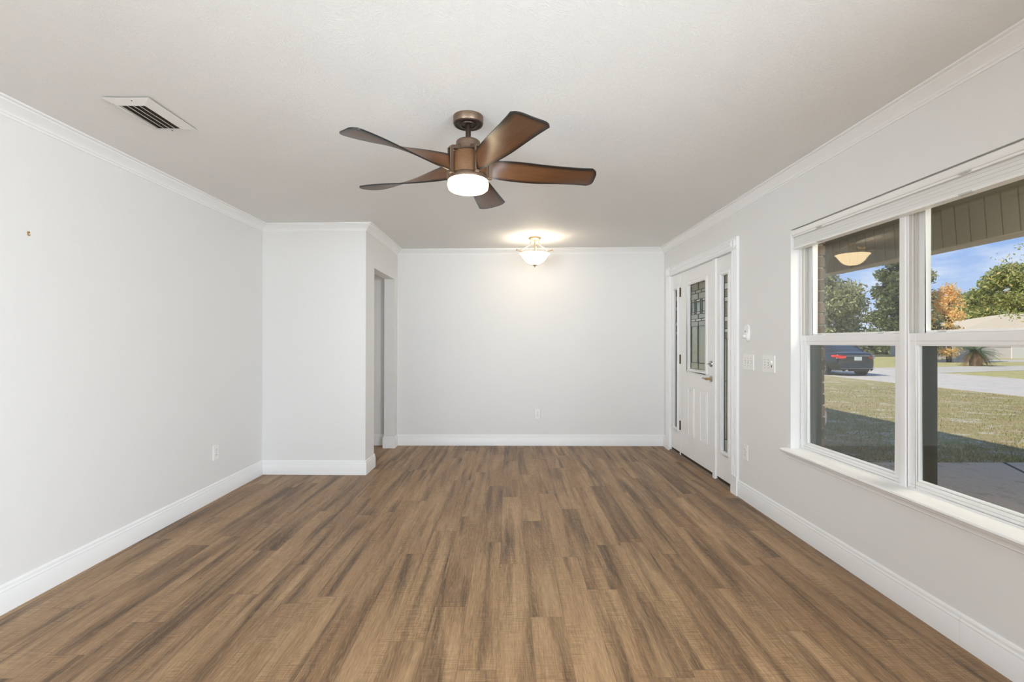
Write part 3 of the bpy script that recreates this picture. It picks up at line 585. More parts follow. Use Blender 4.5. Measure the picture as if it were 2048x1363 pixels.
def fan():
    cx, cy = -.208, 2.497; zt = cz(cx)
    t = empty('ceiling_fan', (cx, cy, 0), label='ceiling fan with five walnut blades and a lit white bowl', cat='ceiling fan')
    def L(prof, name, mat, seg=64, parent=t): b = MB(); b.lathe(prof, (0, 0, 0), seg); return b.build(name, mat, parent, smooth=True)
    can = L([(0, zt - .001), (.0765, zt - .001), (.0765, zt - .033), (.0745, zt - .037)], 'canopy', M_BRONZE)
    L([(.0745, zt - .0371), (.071, zt - .043), (.064, zt - .0445), (.062, zt - .041), (.045, zt - .041), (.043, zt - .046), (.036, zt - .047), (.034, zt - .042), (.0, zt - .042)], 'canopy_ring', M_BRONZED, parent=can)
    L([(.0, 2.40), (.0135, 2.40), (.0135, 2.29), (0, 2.29)], 'downrod', M_BRONZED)
    L([(.0, 2.300), (.026, 2.300), (.055, 2.298), (.0605, 2.293), (.0617, 2.286), (.0617, 2.266), (.0605, 2.2655), (.0605, 2.250), (.064, 2.244), (.07, 2.238), (0, 2.238)], 'motor_cap', M_BRONZE)
    L([(.0, 2.2379), (.066, 2.2379), (.084, 2.230), (.0925, 2.212), (.0955, 2.16), (.0955, 2.122), (0, 2.122)], 'wood_housing', M_BODY)
    L([(.0, 2.1219), (.093, 2.1219), (.0985, 2.112), (.0995, 2.103), (.0985, 2.0965), (0, 2.0965)], 'light_ring', M_BRONZE)
    glow = Mat('lit_opal_bowl'); nz = glow.noise(glow.obj(), 3, 1); glow.base((.95, .93, .88, 1)); glow.rough(.3)
    lw = glow.n('ShaderNodeLayerWeight'); lw.inputs['Blend'].default_value = .35
    glow.b.inputs['Emission Color'].default_value = (1, .80, .46, 1)
    gz = glow.sep(glow.obj())[2]; glow.set(glow.b.inputs['Emission Strength'], glow.math('ADD', glow.math('MULTIPLY', glow.ramp(glow.math('DIVIDE', glow.math('SUBTRACT', 2.097, gz), .03), [(.0, (0, 0, 0)), (1, (1, 1, 1))]), 9.0), 1.2))
    L([(.0, 2.0964), (.1000, 2.0964), (.1030, 2.093), (.1038, 2.082), (.1032, 2.066), (.099, 2.053), (.089, 2.0455), (.070, 2.0415), (.0, 2.0385)], 'light_bowl', glow.m)
    base = math.radians(9)
    def blade_mesh():
        NU, NV = 34, 12; top = []; bot = []; uvs = []
        for i in range(NU + 1):
            k = i / NU; s = .118 + .555 * k
            th = math.radians(-10 - 68 * (1 - k) ** 2)
            w = .088 + (.172 - .088) * k ** 1.1
            if k > .90: pass
            for j in range(NV + 1):
                q = j / NV - .5
                ss = s
                # slanted, round-cornered tip
                tipcut = (abs(q) * 2) ** 5 * .030 + (.5 - q) * .018
                ss = .118 + (.562 - tipcut) * k
                c = q * w; zc = -.004 * math.sin(math.pi * (q + .5)) * w / .15
                y = c * math.cos(th) - zc * math.sin(th); z = c * math.sin(th) + zc * math.cos(th)
                ny, nz = -math.sin(th), math.cos(th)
                hh = .0032
                top.append((ss, y + ny * hh, 2.160 - .010 * min(1, k * 2) + z + nz * hh)); bot.append((ss, y - ny * hh, 2.160 - .010 * min(1, k * 2) + z - nz * hh)); uvs.append((k, j / NV))
        n = len(top); R = NV + 1; fs = []; fu = []
        for i in range(NU):
            for j in range(NV):
                a, b_, c_, d_ = i * R + j, (i + 1) * R + j, (i + 1) * R + j + 1, i * R + j + 1
                fs += [(a, b_, c_, d_), (n + a, n + d_, n + c_, n + b_)]
        for i in range(NU): fs += [(i * R, n + i * R, n + (i + 1) * R, (i + 1) * R), (i * R + NV, (i + 1) * R + NV, n + (i + 1) * R + NV, n + i * R + NV)]
        for j in range(NV): fs += [(j, j + 1, n + j + 1, n + j), (NU * R + j, n + NU * R + j, n + NU * R + j + 1, NU * R + j + 1)]
        me = bpy.data.meshes.new('fan_blade'); me.from_pydata(top + bot, [], fs); me.update()
        ul = me.uv_layers.new(name='UVMap'); uu = uvs + uvs
        for lp in me.loops: ul.data[lp.index].uv = uu[lp.vertex_index]
        for p in me.polygons: p.use_smooth = True
        me.set_sharp_from_angle(angle=math.radians(50)); me.materials.append(M_BLADE); return me
    bm_ = blade_mesh()
    arm = MB(); arm.box((.104, -.0125, 2.118), (.124, -.0065, 2.232)); arm.box((.104, .0065, 2.118), (.124, .0125, 2.232)); arm.box((.098, -.0065, 2.118), (.108, .0065, 2.232))
    arm.prism([(.055, -.0125, 2.262), (.112, -.0125, 2.246), (.124, -.0125, 2.230), (.098, -.0125, 2.230), (.055, -.0125, 2.240)], (0, .025, 0))
    arm.box((.086, -.010, 2.108), (.122, .010, 2.118)); arm_o = None
    for i in range(5):
        a = base + i * 2 * math.pi / 5
        if arm_o is None: ao = arm.build('blade_bracket', M_BRONZE, t, bevel=.0015); arm_o = ao
        else: ao = arm_o.copy(); C.objects.link(ao); ao.parent = t
        ao.rotation_euler = (0, 0, a)
        bo = bpy.data.objects.new('fan_blade', bm_); C.objects.link(bo); bo.parent = t; bo.rotation_euler = (0, 0, a)
fan()

# ------------------------------------------------------------------ hall light
def hall_light():
    cx, cy = .285, 5.39; zt = cz(cx)
    t = empty('ceiling_light', (cx, cy, 0), label='lit bell-shaped glass ceiling light with curled nickel arms', cat='ceiling light')
    def L(prof, name, mat, seg=56, cap=True): b = MB(); b.lathe(prof, (0, 0, 0), seg, cap=cap); return b.build(name, mat, t, smooth=True)
    M_BN = simple('brushed_nickel', (158, 144, 120), .35, .8)
    L([(0, zt - .0005), (.068, zt - .0005), (.071, zt - .008), (.066, zt - .020), (.052, zt - .029), (.030, zt - .034), (0, zt - .036)], 'canopy', M_BN)
    L([(0, zt - .03), (.007, zt - .03), (.006, 2.255), (.006, 2.13), (0, 2.13)], 'stem', M_BN)
    g = Mat('lit_alabaster_bowl'); nz = g.noise(g.obj(), 9, 4, .6, 1.0); g.base((.9, .86, .78, 1)); g.rough(.25)
    g.set(g.b.inputs['Emission Color'], g.mix(nz, (1, .70, .36, 1), (1, .80, .50, 1))); g.b.inputs['Emission Strength'].default_value = 5.5
    o = [(.166, 2.247), (.158, 2.241), (.147, 2.228), (.134, 2.208), (.118, 2.184), (.096, 2.160), (.068, 2.142), (.036, 2.131), (.006, 2.127)]
    i_ = [(.006, 2.131), (.036, 2.135), (.066, 2.146), (.093, 2.164), (.115, 2.188), (.131, 2.212), (.144, 2.231), (.155, 2.244), (.166, 2.2475)]
    b = MB(); b.lathe(o + i_, (0, 0, 0), 64, cap=False); b.build('glass_bowl', g.m, t, smooth=True)
    L([(0, 2.127), (.026, 2.1265), (.030, 2.122), (.022, 2.117), (.007, 2.113), (.008, 2.106), (.005, 2.099), (0, 2.098)], 'finial', M_BN)
    for i in range(3):
        a = math.radians([-8, 112, 232][i] if False else [8, 128, 188][i]) if False else math.radians([5, 128, 185][i] if False else [10, 130, 190][i])
        a = math.radians((8, 172, 272)[i]); ca, sa = math.cos(a), math.sin(a)
        P = lambda r, z: (r * ca, r * sa, z)
        b = MB(); b.tube([P(.040, zt - .026), P(.044, zt - .055), P(.056, zt - .078), P(.082, zt - .098), P(.112, zt - .112), P(.136, 2.300), P(.148, 2.288)], .0042, 10)
        b.tube([P(.128, 2.236), P(.140, 2.260), P(.158, 2.281), P(.180, 2.292), P(.198, 2.296)], [.0042, .0048, .005, .0048, .0045], 10)
        b.tube([P(.190, 2.292), P(.200, 2.305)], [.004, .0055], 8); b.tube([P(.190, 2.292), P(.208, 2.290)], [.004, .0055], 8)
        b.tube([P(.128, 2.236), P(.1365, 2.262), P(.148, 2.288)], .004, 8)
        b.build('arm', M_BN, t, smooth=True)
    l = light('hall_bulb', 'POINT', (cx, cy, 2.19), 2.4, (.95, .96, 1), shadow_soft_size=.05)
hall_light()

# ------------------------------------------------------------------ outside
def brick_mat():
    k = Mat('brown_brick'); o = k.obj(); x, y, z = k.sep(o)
    v = k.vec(k.math('ADD', x, y), z)
    br = k.n('ShaderNodeTexBrick', {'Vector': v}); br.offset = .5
    br.inputs['Color1'].default_value = lin((134, 112, 98)); br.inputs['Color2'].default_value = lin((84, 78, 64)); br.inputs['Mortar'].default_value = lin((150, 146, 134))
    br.inputs['Scale'].default_value = 1; br.inputs['Mortar Size'].default_value = .006; br.inputs['Brick Width'].default_value = .203; br.inputs['Row Height'].default_value = .078
    nz = k.noise(o, 30, 4); k.base(k.mix(.5, br.outputs['Color'], k.ramp(nz, [(.3, (.6, .6, .6)), (.7, (1.15, 1.15, 1.15))]), 'MULTIPLY')); k.rough(.9); k.bump(br.outputs['Fac'], -.6, .01); return k.m
M_BRICK = brick_mat()
def single_brick_mat():
    k = Mat('return_brick'); o = k.obj(); nz = k.noise(o, 40, 4); r = k.n('ShaderNodeNewGeometry').outputs['Random Per Island']
    c = k.ramp(r, [(.0, lin((80, 76, 60))), (.35, lin((104, 88, 74))), (.6, lin((66, 66, 52))), (1, lin((130, 108, 94)))])
    k.base(k.mix(.5, c, k.ramp(nz, [(.3, (.6, .6, .6)), (.7, (1.15, 1.15, 1.15))]), 'MULTIPLY')); k.rough(.9); k.bump(nz, .4, .006); return k.m
M_BRK1 = single_brick_mat()
M_MORT = simple('mortar', (128, 124, 112), .95, bump=.4)
def brick_shell():
    b = wall_y(XO - .09, XO, YB, 11, 2.6, [(WY0 - .09, WY1 + .09, .46, 2.12), (DY0 - .09, DY1 + .09, -.2, 2.14), (REAR_OPENING[0], REAR_OPENING[1], REAR_OPENING[2], REAR_OPENING[3])])
    b.v = [(v[0], v[1], v[2] if v[2] > -.02 else ZG - .1) for v in b.v]
    struct(b.build('wall_brick', M_BRICK), 'brown brick outside wall beside the window')
    rnd = random.Random(4)
    b = MB(); m = MB(); z = .46; i = 0
    while z < 2.10:
        for yy, s in ((WY1 + .006, 1), (WY0 - .006, -1)):
            j = rnd.uniform(-.004, .004); b.box((XO - .10, yy + s * 0, z + .0055), (XO + .002 + j, yy + s * .083, z + .0725))
        z += .078; i += 1
    b.build('tmp', M_BRK1); o = bpy.data.objects['tmp']; o.name = 'wall_brick_return'; struct(o, 'brick edge of the window opening'); o.modifiers.new('bevel', 'BEVEL').width = .003
    m.box((XO - .098, WY1 + .012, .46), (XO - .006, WY1 + .089, 2.12)); m.box((XO - .098, WY0 - .089, .46), (XO - .006, WY0 - .012, 2.12)); struct(m.build('wall_mortar', M_MORT), 'mortar between the bricks')
    # sloped brick sill and lintel
    b = MB(); yy = WY0 - .02
    while yy < WY1: b.prism([(XO - .10, yy, .46), (XO - .10, yy, .545), (XO + .02, yy, .52), (XO + .02, yy, .46)], (0, .066, 0)); yy += .0755
    struct(b.build('wall_brick_sill', M_BRK1))
    b = MB(); b.box((xR + .116, WY0 - .08, 2.041), (XO - .001, WY1 + .08, 2.119)); struct(b.build('window_lintel', simple('lintel_paint', (170, 164, 150), .7)))
brick_shell()
def ext_box():
    t = empty('outdoor_outlet_box', (XO, 3.43, .60), label='grey weatherproof outlet cover on the brick edge outside', cat='outlet box')
    b = MB(); b.prism([(.0, -.04, .09), (.020, -.04, .09), (.052, -.04, .105), (.060, -.04, .13), (.060, -.04, .19), (.046, -.04, .215), (.0, -.04, .235)], (0, .085, 0)); b.build('cover', simple('grey_box', (176, 172, 172), .5), t, bevel=.006)
    b = MB(); b.tube([(.012, -.045, .40), (.012, -.045, .15), (.016, -.045, .10), (.010, -.045, -.05), (.012, -.045, -.75)], .009, 8); b.build('black_cable', simple('black_cable', (26, 26, 26), .5), t, smooth=True)
ext_box()

def ground_mat():
    k = Mat('lawn'); o = k.obj(); x, y, z = k.sep(o)
    big = k.noise(o, .55, 4, .6, .5); mid = k.noise(o, 3.2, 5, .65, .3); fine = k.noise(k.vec(x, y), 26, 5, .7); 
    c = k.mix(k.ramp(big, [(.38, (0, 0, 0)), (.62, (1, 1, 1))]), lin((172, 156, 116)), lin((152, 150, 92)))
    far = k.math('SMOOTH_MIN', k.math('MULTIPLY', k.math('MAXIMUM', k.math('SUBTRACT', x, 17.0), 0.0), .4), 1.0, .1)
    c = k.mix(far, c, lin((180, 178, 112)))
    c = k.mix(k.ramp(mid, [(.40, (0, 0, 0)), (.62, (.75, .75, .75))]), c, lin((176, 158, 124)))
    c = k.mix(k.math('MULTIPLY', k.ramp(k.noise(k.vec(k.math('MULTIPLY', x, .8), y), 2.1, 5, .7, .4), [(.54, (0, 0, 0)), (.62, (1, 1, 1))]), .8), c, lin((204, 196, 182)))
    c = k.mix(.8, c, k.ramp(fine, [(.32, (.50, .50, .46)), (.62, (1.2, 1.2, 1.15))]), 'MULTIPLY')
    k.base(c); k.rough(1); k.b.inputs['Specular IOR Level'].default_value = .1; k.bump(fine, .9, .03); return k.m
def conc_mat(name, rgb, s):
    k = Mat(name); o = k.obj(); a = k.noise(o, 1.1, 5, .6, .6); f = k.noise(o, 70, 4, .7)
    c = k.mix(a, lin(rgb), tuple(v * .72 for v in lin(rgb)[:3]) + (1,)); c = k.mix(.7, c, k.ramp(f, [(.3, (.62, .62, .60)), (.7, (1.15, 1.15, 1.15))]), 'MULTIPLY')
    c = k.mix(k.math('MULTIPLY', k.ramp(k.noise(o, 5, 4, .6), [(.55, (0, 0, 0)), (.7, (1, 1, 1))]), .4), c, lin((112, 104, 84))); k.base(c); k.rough(.9); k.bump(f, .5, .01); return k.m
struct(MB().box((-60, -80, ZG - .3), (160, 200, ZG)).build('lawn_ground', ground_mat()), 'patchy dry lawn in front of the house')
struct(MB().box((XO, -4, ZG - .05), (14.4, 5.94, ZG + .02)).build('driveway_slab', conc_mat('rough_concrete', (226, 203, 172), 1)), 'rough grey concrete slab outside the window')
b = MB(); b.prism([(6.02, 5.94, ZG + .02), (6.06, 5.94, ZG + .02), (5.0, 3.9, ZG + .02), (4.96, 3.9, ZG + .02)], (0, 0, .0015)); struct(b.build('slab_joint', simple('joint_dark', (70, 66, 60), .9)))
b = MB(); b.box((14.2, -60, ZG - .02), (21.0, 110, ZG + .012)); struct(b.build('road', conc_mat('worn_asphalt', (212, 203, 194), 1)), 'pale worn road beyond the lawn')
b = MB(); b.prism([(20.9, 23.8, ZG + .004), (20.9, 28.5, ZG + .004), (34, 32.0, ZG + .004), (70, 32.0, ZG + .004), (70, 29.4, ZG + .004), (30, 27.0, ZG + .004)], (0, 0, .004)); b.prism([(30, 37.5, ZG + .004), (70, 37.5, ZG + .004), (70, 43.5, ZG + .004), (40, 43.5, ZG + .004)], (0, 0, .004))
struct(b.build('sand_driveway', conc_mat('sandy_paving', (205, 196, 184), 1)), 'pale sandy driveway across the road')

# porch roof: ceiling, board-faced beam, roof slope
M_BEAMP = simple('olive_grey_siding', (182, 174, 150), .75, bump=.15, bscale=40)
M_UNDER = simple('beam_underside', (214, 202, 178), .75)
def porch():
    b = MB()
    xt, xb = 3.975, 4.0
    yy = 1.2 - .137 * 30
    for i in range(95):
        a = yy + i * .137; b.prism([(xt, a + .006, 2.50), (xb, a + .006, 2.15), (xb + .02, a + .006, 2.15), (xt + .02, a + .006, 2.50)], (0, .131 - .006, 0))
    p = struct(b.build('porch_beam_boards', M_BEAMP), 'olive-grey grooved boards inside the porch beam')
    b = MB(); b.prism([(xt + .012, -3, 2.56), (xb + .012, -3, 2.1505), (4.16, -3, 2.1505), (4.16, -3, 2.56)], (0, 13.9, 0)); struct(b.build('porch_beam', simple('groove_dark', (84, 78, 62), .8)), 'dark beam core behind the porch boards')
    b = MB(); b.box((4.0, -3, 2.138), (4.17, 10.9, 2.150)); struct(b.build('porch_beam_underside', M_UNDER), 'pale underside of the porch beam')
    b = MB(); b.box((3.93, -3, 2.50), (3.986, 10.9, 2.535)); b.box((3.90, -3, 2.535), (3.99, 10.9, 2.56)); struct(b.build('porch_frieze', simple('frieze_paint', (178, 172, 152), .7)), 'trim strip along the top of the porch beam')
    b = MB(); b.box((XO, -3, 2.56), (4.2, 10.9, 2.58)); struct(b.build('porch_ceiling', simple('porch_ceiling_paint', (214, 210, 196), .8)), 'porch ceiling')
    b = MB(); b.prism([(4.28, -3.6, 2.58), (4.28, -3.6, 2.66), (-3.2, -3.6, 5.0), (-11, -3.6, 2.66), (-11, -3.6, 2.56)], (0, 14.6, 0)); struct(b.build('house_roof', simple('shingle', (110, 100, 90), .9)))
porch()

# ------------------------------------------------------------------ vegetation
def leaf_mat(name, c1, c2, c3=None):
    k = Mat(name); r = k.n('ShaderNodeNewGeometry').outputs['Random Per Island']
    st = [(.0, lin(c1)), (.7, lin(c2))] + ([(1.0, lin(c3))] if c3 else [])
    c = k.ramp(r, st); k.base(c); k.rough(.55)
    tl = k.n('ShaderNodeBsdfTranslucent', {0: c}); mx = k.n('ShaderNodeMixShader', {0: .5, 1: k.b.outputs[0], 2: tl.outputs[0]}); k.nt.links.new(mx.outputs[0], k.out.inputs[0]); return k.m
M_BARK = simple('bark', (96, 84, 70), .95, bump=.6, bscale=12, var=.4)
def leaves(rng, centres, radii, n, size, gap=0.0):
    centres = np.array(centres, float); radii = np.array(radii, float)
    w = radii[:, 0] * radii[:, 2]; idx = rng.choice(len(centres), n, p=w / w.sum())
    d = rng.normal(size=(n, 3)); d /= np.linalg.norm(d, axis=1)[:, None]
    r = rng.random(n) ** .45
    p = centres[idx] + d * radii[idx] * r[:, None]
    p += rng.normal(size=(n, 3)) * .12
    a = rng.normal(size=(n, 3)); a /= np.linalg.norm(a, axis=1)[:, None]
    b = np.cross(a, rng.normal(size=(n, 3))); b /= np.linalg.norm(b, axis=1)[:, None]
    s = size * (0.6 + .8 * rng.random(n))[:, None]
    v = np.stack([p - a * s, p + b * s * .45, p + a * s, p - b * s * .45], 1).reshape(-1, 3)
    f = np.arange(n * 4).reshape(-1, 4)
    return v, f
def mesh_np(name, v, f, mat, parent):
    me = bpy.data.meshes.new(name); n = len(v); me.vertices.add(n); me.vertices.foreach_set('co', np.asarray(v, np.float32).ravel())
    m = len(f); k = f.shape[1]; me.loops.add(m * k); me.loops.foreach_set('vertex_index', f.astype(np.int32).ravel()); me.polygons.add(m); me.polygons.foreach_set('loop_start', np.arange(0, m * k, k, dtype=np.int32)); me.update(calc_edges=True); me.validate()
    me.materials.append(mat); o = bpy.data.objects.new(name, me); C.objects.link(o); o.parent = parent; return o
def tree(name, loc, h, R, blobs, n, size, mat, seed, label, cat='tree', zlow=.25, trunk=.18, rb=.33, lean=0):
    rng = np.random.default_rng(seed); t = empty(name, loc, label=label, cat=cat, group='trees across the road' if cat == 'tree' else 'bushes across the road')
    cs = []; rs = []
    for i in range(blobs):
        a = rng.random() * 2 * math.pi; q = rng.random() ** .5; z = zlow + (1 - zlow) * rng.random()
        prof = math.sin(math.pi * min(1, max(.08, (z - zlow) / (1 - zlow) * .80 + .18))) ** .7
        rr = R * rb * (.6 + .7 * rng.random()); cs.append((math.cos(a) * R * q * prof * .85, math.sin(a) * R * q * prof * .85, h * z - rr * .5)); rs.append((rr, rr, rr * .75))
    v, f = leaves(rng, cs, rs, n, size); v[:, 2] = np.maximum(v[:, 2], .05); mesh_np('foliage', v, f, mat, t)
    b = MB(); b.tube([(0, 0, 0), (.05, .02, h * .2), (-.03, .05, h * .45), (.05, 0, h * .8)], [trunk, trunk * .8, trunk * .55, trunk * .15], 8)
    for c in cs[:: max(1, len(cs) // 9)]:
        z0 = max(h * .15, c[2] * .55); b.tube([(0, .03, z0), (c[0] * .5, c[1] * .5, z0 + (c[2] - z0) * .6), c], [trunk * .45, trunk * .3, trunk * .1], 6)
    b.build('trunk', M_BARK, t, smooth=True); return t
G1 = leaf_mat('oak_leaves', (112, 116, 80), (164, 164, 120), (200, 198, 156)); G2 = leaf_mat('magnolia_leaves', (58, 70, 40), (108, 120, 70), (176, 182, 132))
G3 = leaf_mat('orange_leaves', (236, 184, 110), (250, 216, 152), (214, 202, 124)); G4 = leaf_mat('mixed_green_leaves', (110, 124, 62), (168, 172, 98), (226, 206, 134)); G5 = leaf_mat('hedge_leaves', (96, 108, 62), (146, 154, 100))
tree('oak_tree', (34.2, 54, ZG), 10.4, 4.7, 60, 27000, .19, G1, 3, 'grey-green dense oak tree just past the brick edge', rb=.33, zlow=.10)
tree('magnolia_tree', (30.0, 37.3, ZG), 8.8, 2.1, 36, 12500, .15, G2, 8, 'dark glossy tree with sky gaps beside the window post', rb=.32, zlow=.16)
tree('oak_tree', (35.2, 41.6, ZG), 7.9, 1.9, 24, 8500, .14, G1, 12, 'grey-green tree left of the orange tree, behind it', rb=.36, zlow=.15)
tree('maple_tree', (33.6, 37.2, ZG), 6.0, 1.6, 30, 3600, .10, G3, 21, 'orange autumn tree beyond the far lawn', rb=.30, zlow=.12)
tree('elm_tree', (64.0, 62, ZG), 11.4, 5.6, 50, 19000, .22, G4, 31, 'yellow-green tree behind the neighbouring roof', rb=.27, zlow=.15)
tree('elm_tree', (74.5, 78, ZG), 9.8, 6.2, 34, 15000, .25, G4, 35, 'low green tree between the orange tree and the roof', rb=.30, zlow=.08)
tree('elm_tree', (37.0, 74, ZG), 7.0, 5.5, 20, 12000, .24, G4, 36, 'pale green tree low behind the dark trees', rb=.34, zlow=.05)
for i, (x, y, lab) in enumerate(((45.5, 61, 'dark rounded bush right of the parked car'), (50.5, 62.5, 'dark rounded bush nearest the window post'), (40.5, 61.5, 'dark rounded bush partly behind the parked car'))):
    tree('bush', (x, y, ZG), 3.2, 2.2, 14, 7000, .15, G5, 50 + i, lab, cat='bush', rb=.42, zlow=.05, trunk=.08)
def sapling():
    t = empty('sparse_tree', (24.6, 21.5, ZG), label='thin branches with few yellow leaves reaching in from the right', cat='tree', group='trees across the road'); rng = np.random.default_rng(5)
    b = MB(); tips = []
    b.tube([(0, 0, 0), (.1, 0, 1.5), (.05, 0, 3.2), (0, 0, 5.0)], [.10, .08, .06, .03], 8)
    for z, tx, ty, tz in ((2.2, -1.6, .6, 4.6), (2.6, -1.9, .9, 5.4), (2.0, -1.2, 1.2, 3.8), (3.0, -.9, .2, 5.6), (2.4, 1.2, -.8, 4.4), (1.8, -1.4, 1.6, 3.0), (3.4, -1.5, .4, 5.9)):
        p0 = Vector((.05, 0, z)); p1 = Vector((tx, ty, tz)); m = (p0 + p1) / 2 + Vector((0, 0, .25)); b.tube([p0, m, p1], [.03, .018, .006], 6)
        for q in np.linspace(.35, 1, 9): c = p0.lerp(p1, q) + Vector((0, 0, .25 * (1 - abs(2 * q - 1)))); tips.append(tuple(c))
    b.build('trunk', M_BARK, t, smooth=True)
    v, f = leaves(rng, tips, [(.24, .24, .2)] * len(tips), 850, .065); mesh_np('foliage', v, f, G4, t)
sapling()
def grass():
    rng = np.random.default_rng(2); n = 48000
    Y = 5.95 + (16.5 - 5.95) * rng.random(n) ** 1.4; X = 3.8 + (13.9 - 3.8) * rng.random(n)
    keep = (X / Y > .58) & (X / Y < 1.12); X = X[keep]; Y = Y[keep]; n = len(X)
    cl = np.sin(X * 2.1 + np.sin(Y * 1.3) * 2) * np.sin(Y * 1.7 + X * .6) + rng.normal(size=n) * .5; k2 = cl > -.5; X = X[k2]; Y = Y[k2]; n = len(X)
    h = .018 + .028 * rng.random(n); a = rng.random(n) * 6.28; w = .006
    p = np.stack([X, Y, np.full(n, ZG)], 1); d = np.stack([np.cos(a), np.sin(a), np.zeros(n)], 1) * w; l = rng.normal(size=(n, 3)) * .018; l[:, 2] = h
    v = np.stack([p - d, p + d, p + l], 1).reshape(-1, 3); f = np.arange(n * 3).reshape(-1, 3)
    o = mesh_np('grass', v, f, leaf_mat('grass_blades', (126, 124, 70), (186, 168, 116), (222, 200, 158)), None); tag(o, 'short dry grass growing on the front lawn', 'grass', kind='stuff')
grass()
def palm():
    t = empty('sago_palm', (30.1, 31.4, ZG), label='squat palm with green fronds over a brown dead skirt', cat='palm'); rng = np.random.default_rng(9)
    b = MB(); b.tube([(0, 0, 0), (0, 0, .5), (0, 0, 1.05)], [.30, .34, .26], 12); b.build('trunk', M_BARK, t, smooth=True)
    def fronds(n, e0, e1, L, droop, base, name, mat, wid):
        vs = []; fs = []
        for i in range(n):
            a = rng.random() * 6.28; e = math.radians(e0 + (e1 - e0) * rng.random()); ln = L * (.8 + .35 * rng.random()); pts = []
            for q in np.linspace(0, 1, 9):
                r = ln * q * math.cos(e) * (1 - .15 * droop * q); z = base + ln * q * math.sin(e) - droop * ln * q * q * .55; pts.append(Vector((math.cos(a) * (r + .1), math.sin(a) * (r + .1), max(z, .03))))
            side = Vector((-math.sin(a), math.cos(a), 0))
            for k in range(1, 9):
                c = pts[k]; d = (pts[k] - pts[k - 1]).normalized()
                for off in (0, .5):
                    cc = pts[k - 1].lerp(pts[k], off)
                    for s in (-1, 1):
                        tip = cc + side * s * wid * (1.05 - k / 10) + d * wid * .55 - Vector((0, 0, wid * .12)); o = len(vs)
                        vs += [tuple(cc - d * .018), tuple(cc + d * .018), tuple(tip)]; fs.append((o, o + 1, o + 2))
        mesh_np(name, np.array(vs), np.array(fs), mat, t)
    fronds(80, -14, 48, 1.28, .55, .98, 'green_fronds', leaf_mat('palm_green', (62, 84, 50), (110, 134, 82)), .20)
    fronds(120, -52, -22, 1.12, .75, .98, 'dead_fronds', leaf_mat('palm_brown', (120, 92, 62), (176, 144, 100), (96, 76, 56)), .15)
palm()

# ------------------------------------------------------------------ fence and neighbouring house
def fence():
    t = empty('board_fence', (38.6, 44.6, ZG), label='weathered pale board fence behind the palm', cat='fence'); k = Mat('weathered_boards'); x, y, z = k.sep(k.obj())
    g = k.noise(k.vec(k.math('MULTIPLY', x, 6.5), 0.0, k.math('MULTIPLY', z, .3)), 1.0, 3); k.base(k.mix(g, lin((176, 166, 158)), lin((214, 204, 194)))); k.rough(.9)
    rnd = random.Random(7); b = MB(); x = -.4
    while x < 5.9: b.box((x, rnd.uniform(0, .01), .02), (x + .137, .02, 1.8 + rnd.uniform(-.02, .02))); x += .147
    b.build('boards', k.m, t)
    b = MB(); b.box((-.4, .02, .4), (6.0, .06, .49)); b.box((-.4, .02, 1.35), (6.0, .06, 1.44)); b.build('rails', k.m, t)
fence()
def neighbour():
    t = empty('neighbour_house', (43, 46, ZG), label='low pale house with a tan hip roof across the road', cat='house')
    M_W = simple('pale_stucco', (226, 216, 208), .8, var=.06, bscale=2); M_R = simple('tan_shingle', (198, 182, 158), .9, var=.15, bscale=20); M_F = simple('white_fascia', (240, 238, 232), .6)
    b = MB(); b.box((.4, .5, 0), (30, 9.5, 2.75)); b.build('wall', M_W, t)
    e = 2.78; pts = [(-.1, 0, e), (30.5, 0, e), (30.5, 10, e), (-.1, 10, e), (9.2, 5, 4.55), (24, 5, 4.55)]
    b = MB(); b.add(pts, [(0, 1, 5, 4), (1, 2, 5), (2, 3, 4, 5), (3, 0, 4), (3, 2, 1, 0)]); b.build('roof', M_R, t)
    b = MB(); b.box((-.1, -.03, e - .22), (30.5, .02, e)); b.box((-.13, -.03, e - .22), (-.08, 10, e)); b.build('fascia', M_F, t)
    b = MB(); b.box((5, .44, 0), (10, .49, 2.15)); b.build('garage_door', simple('garage_white', (232, 226, 220), .7), t)
neighbour()

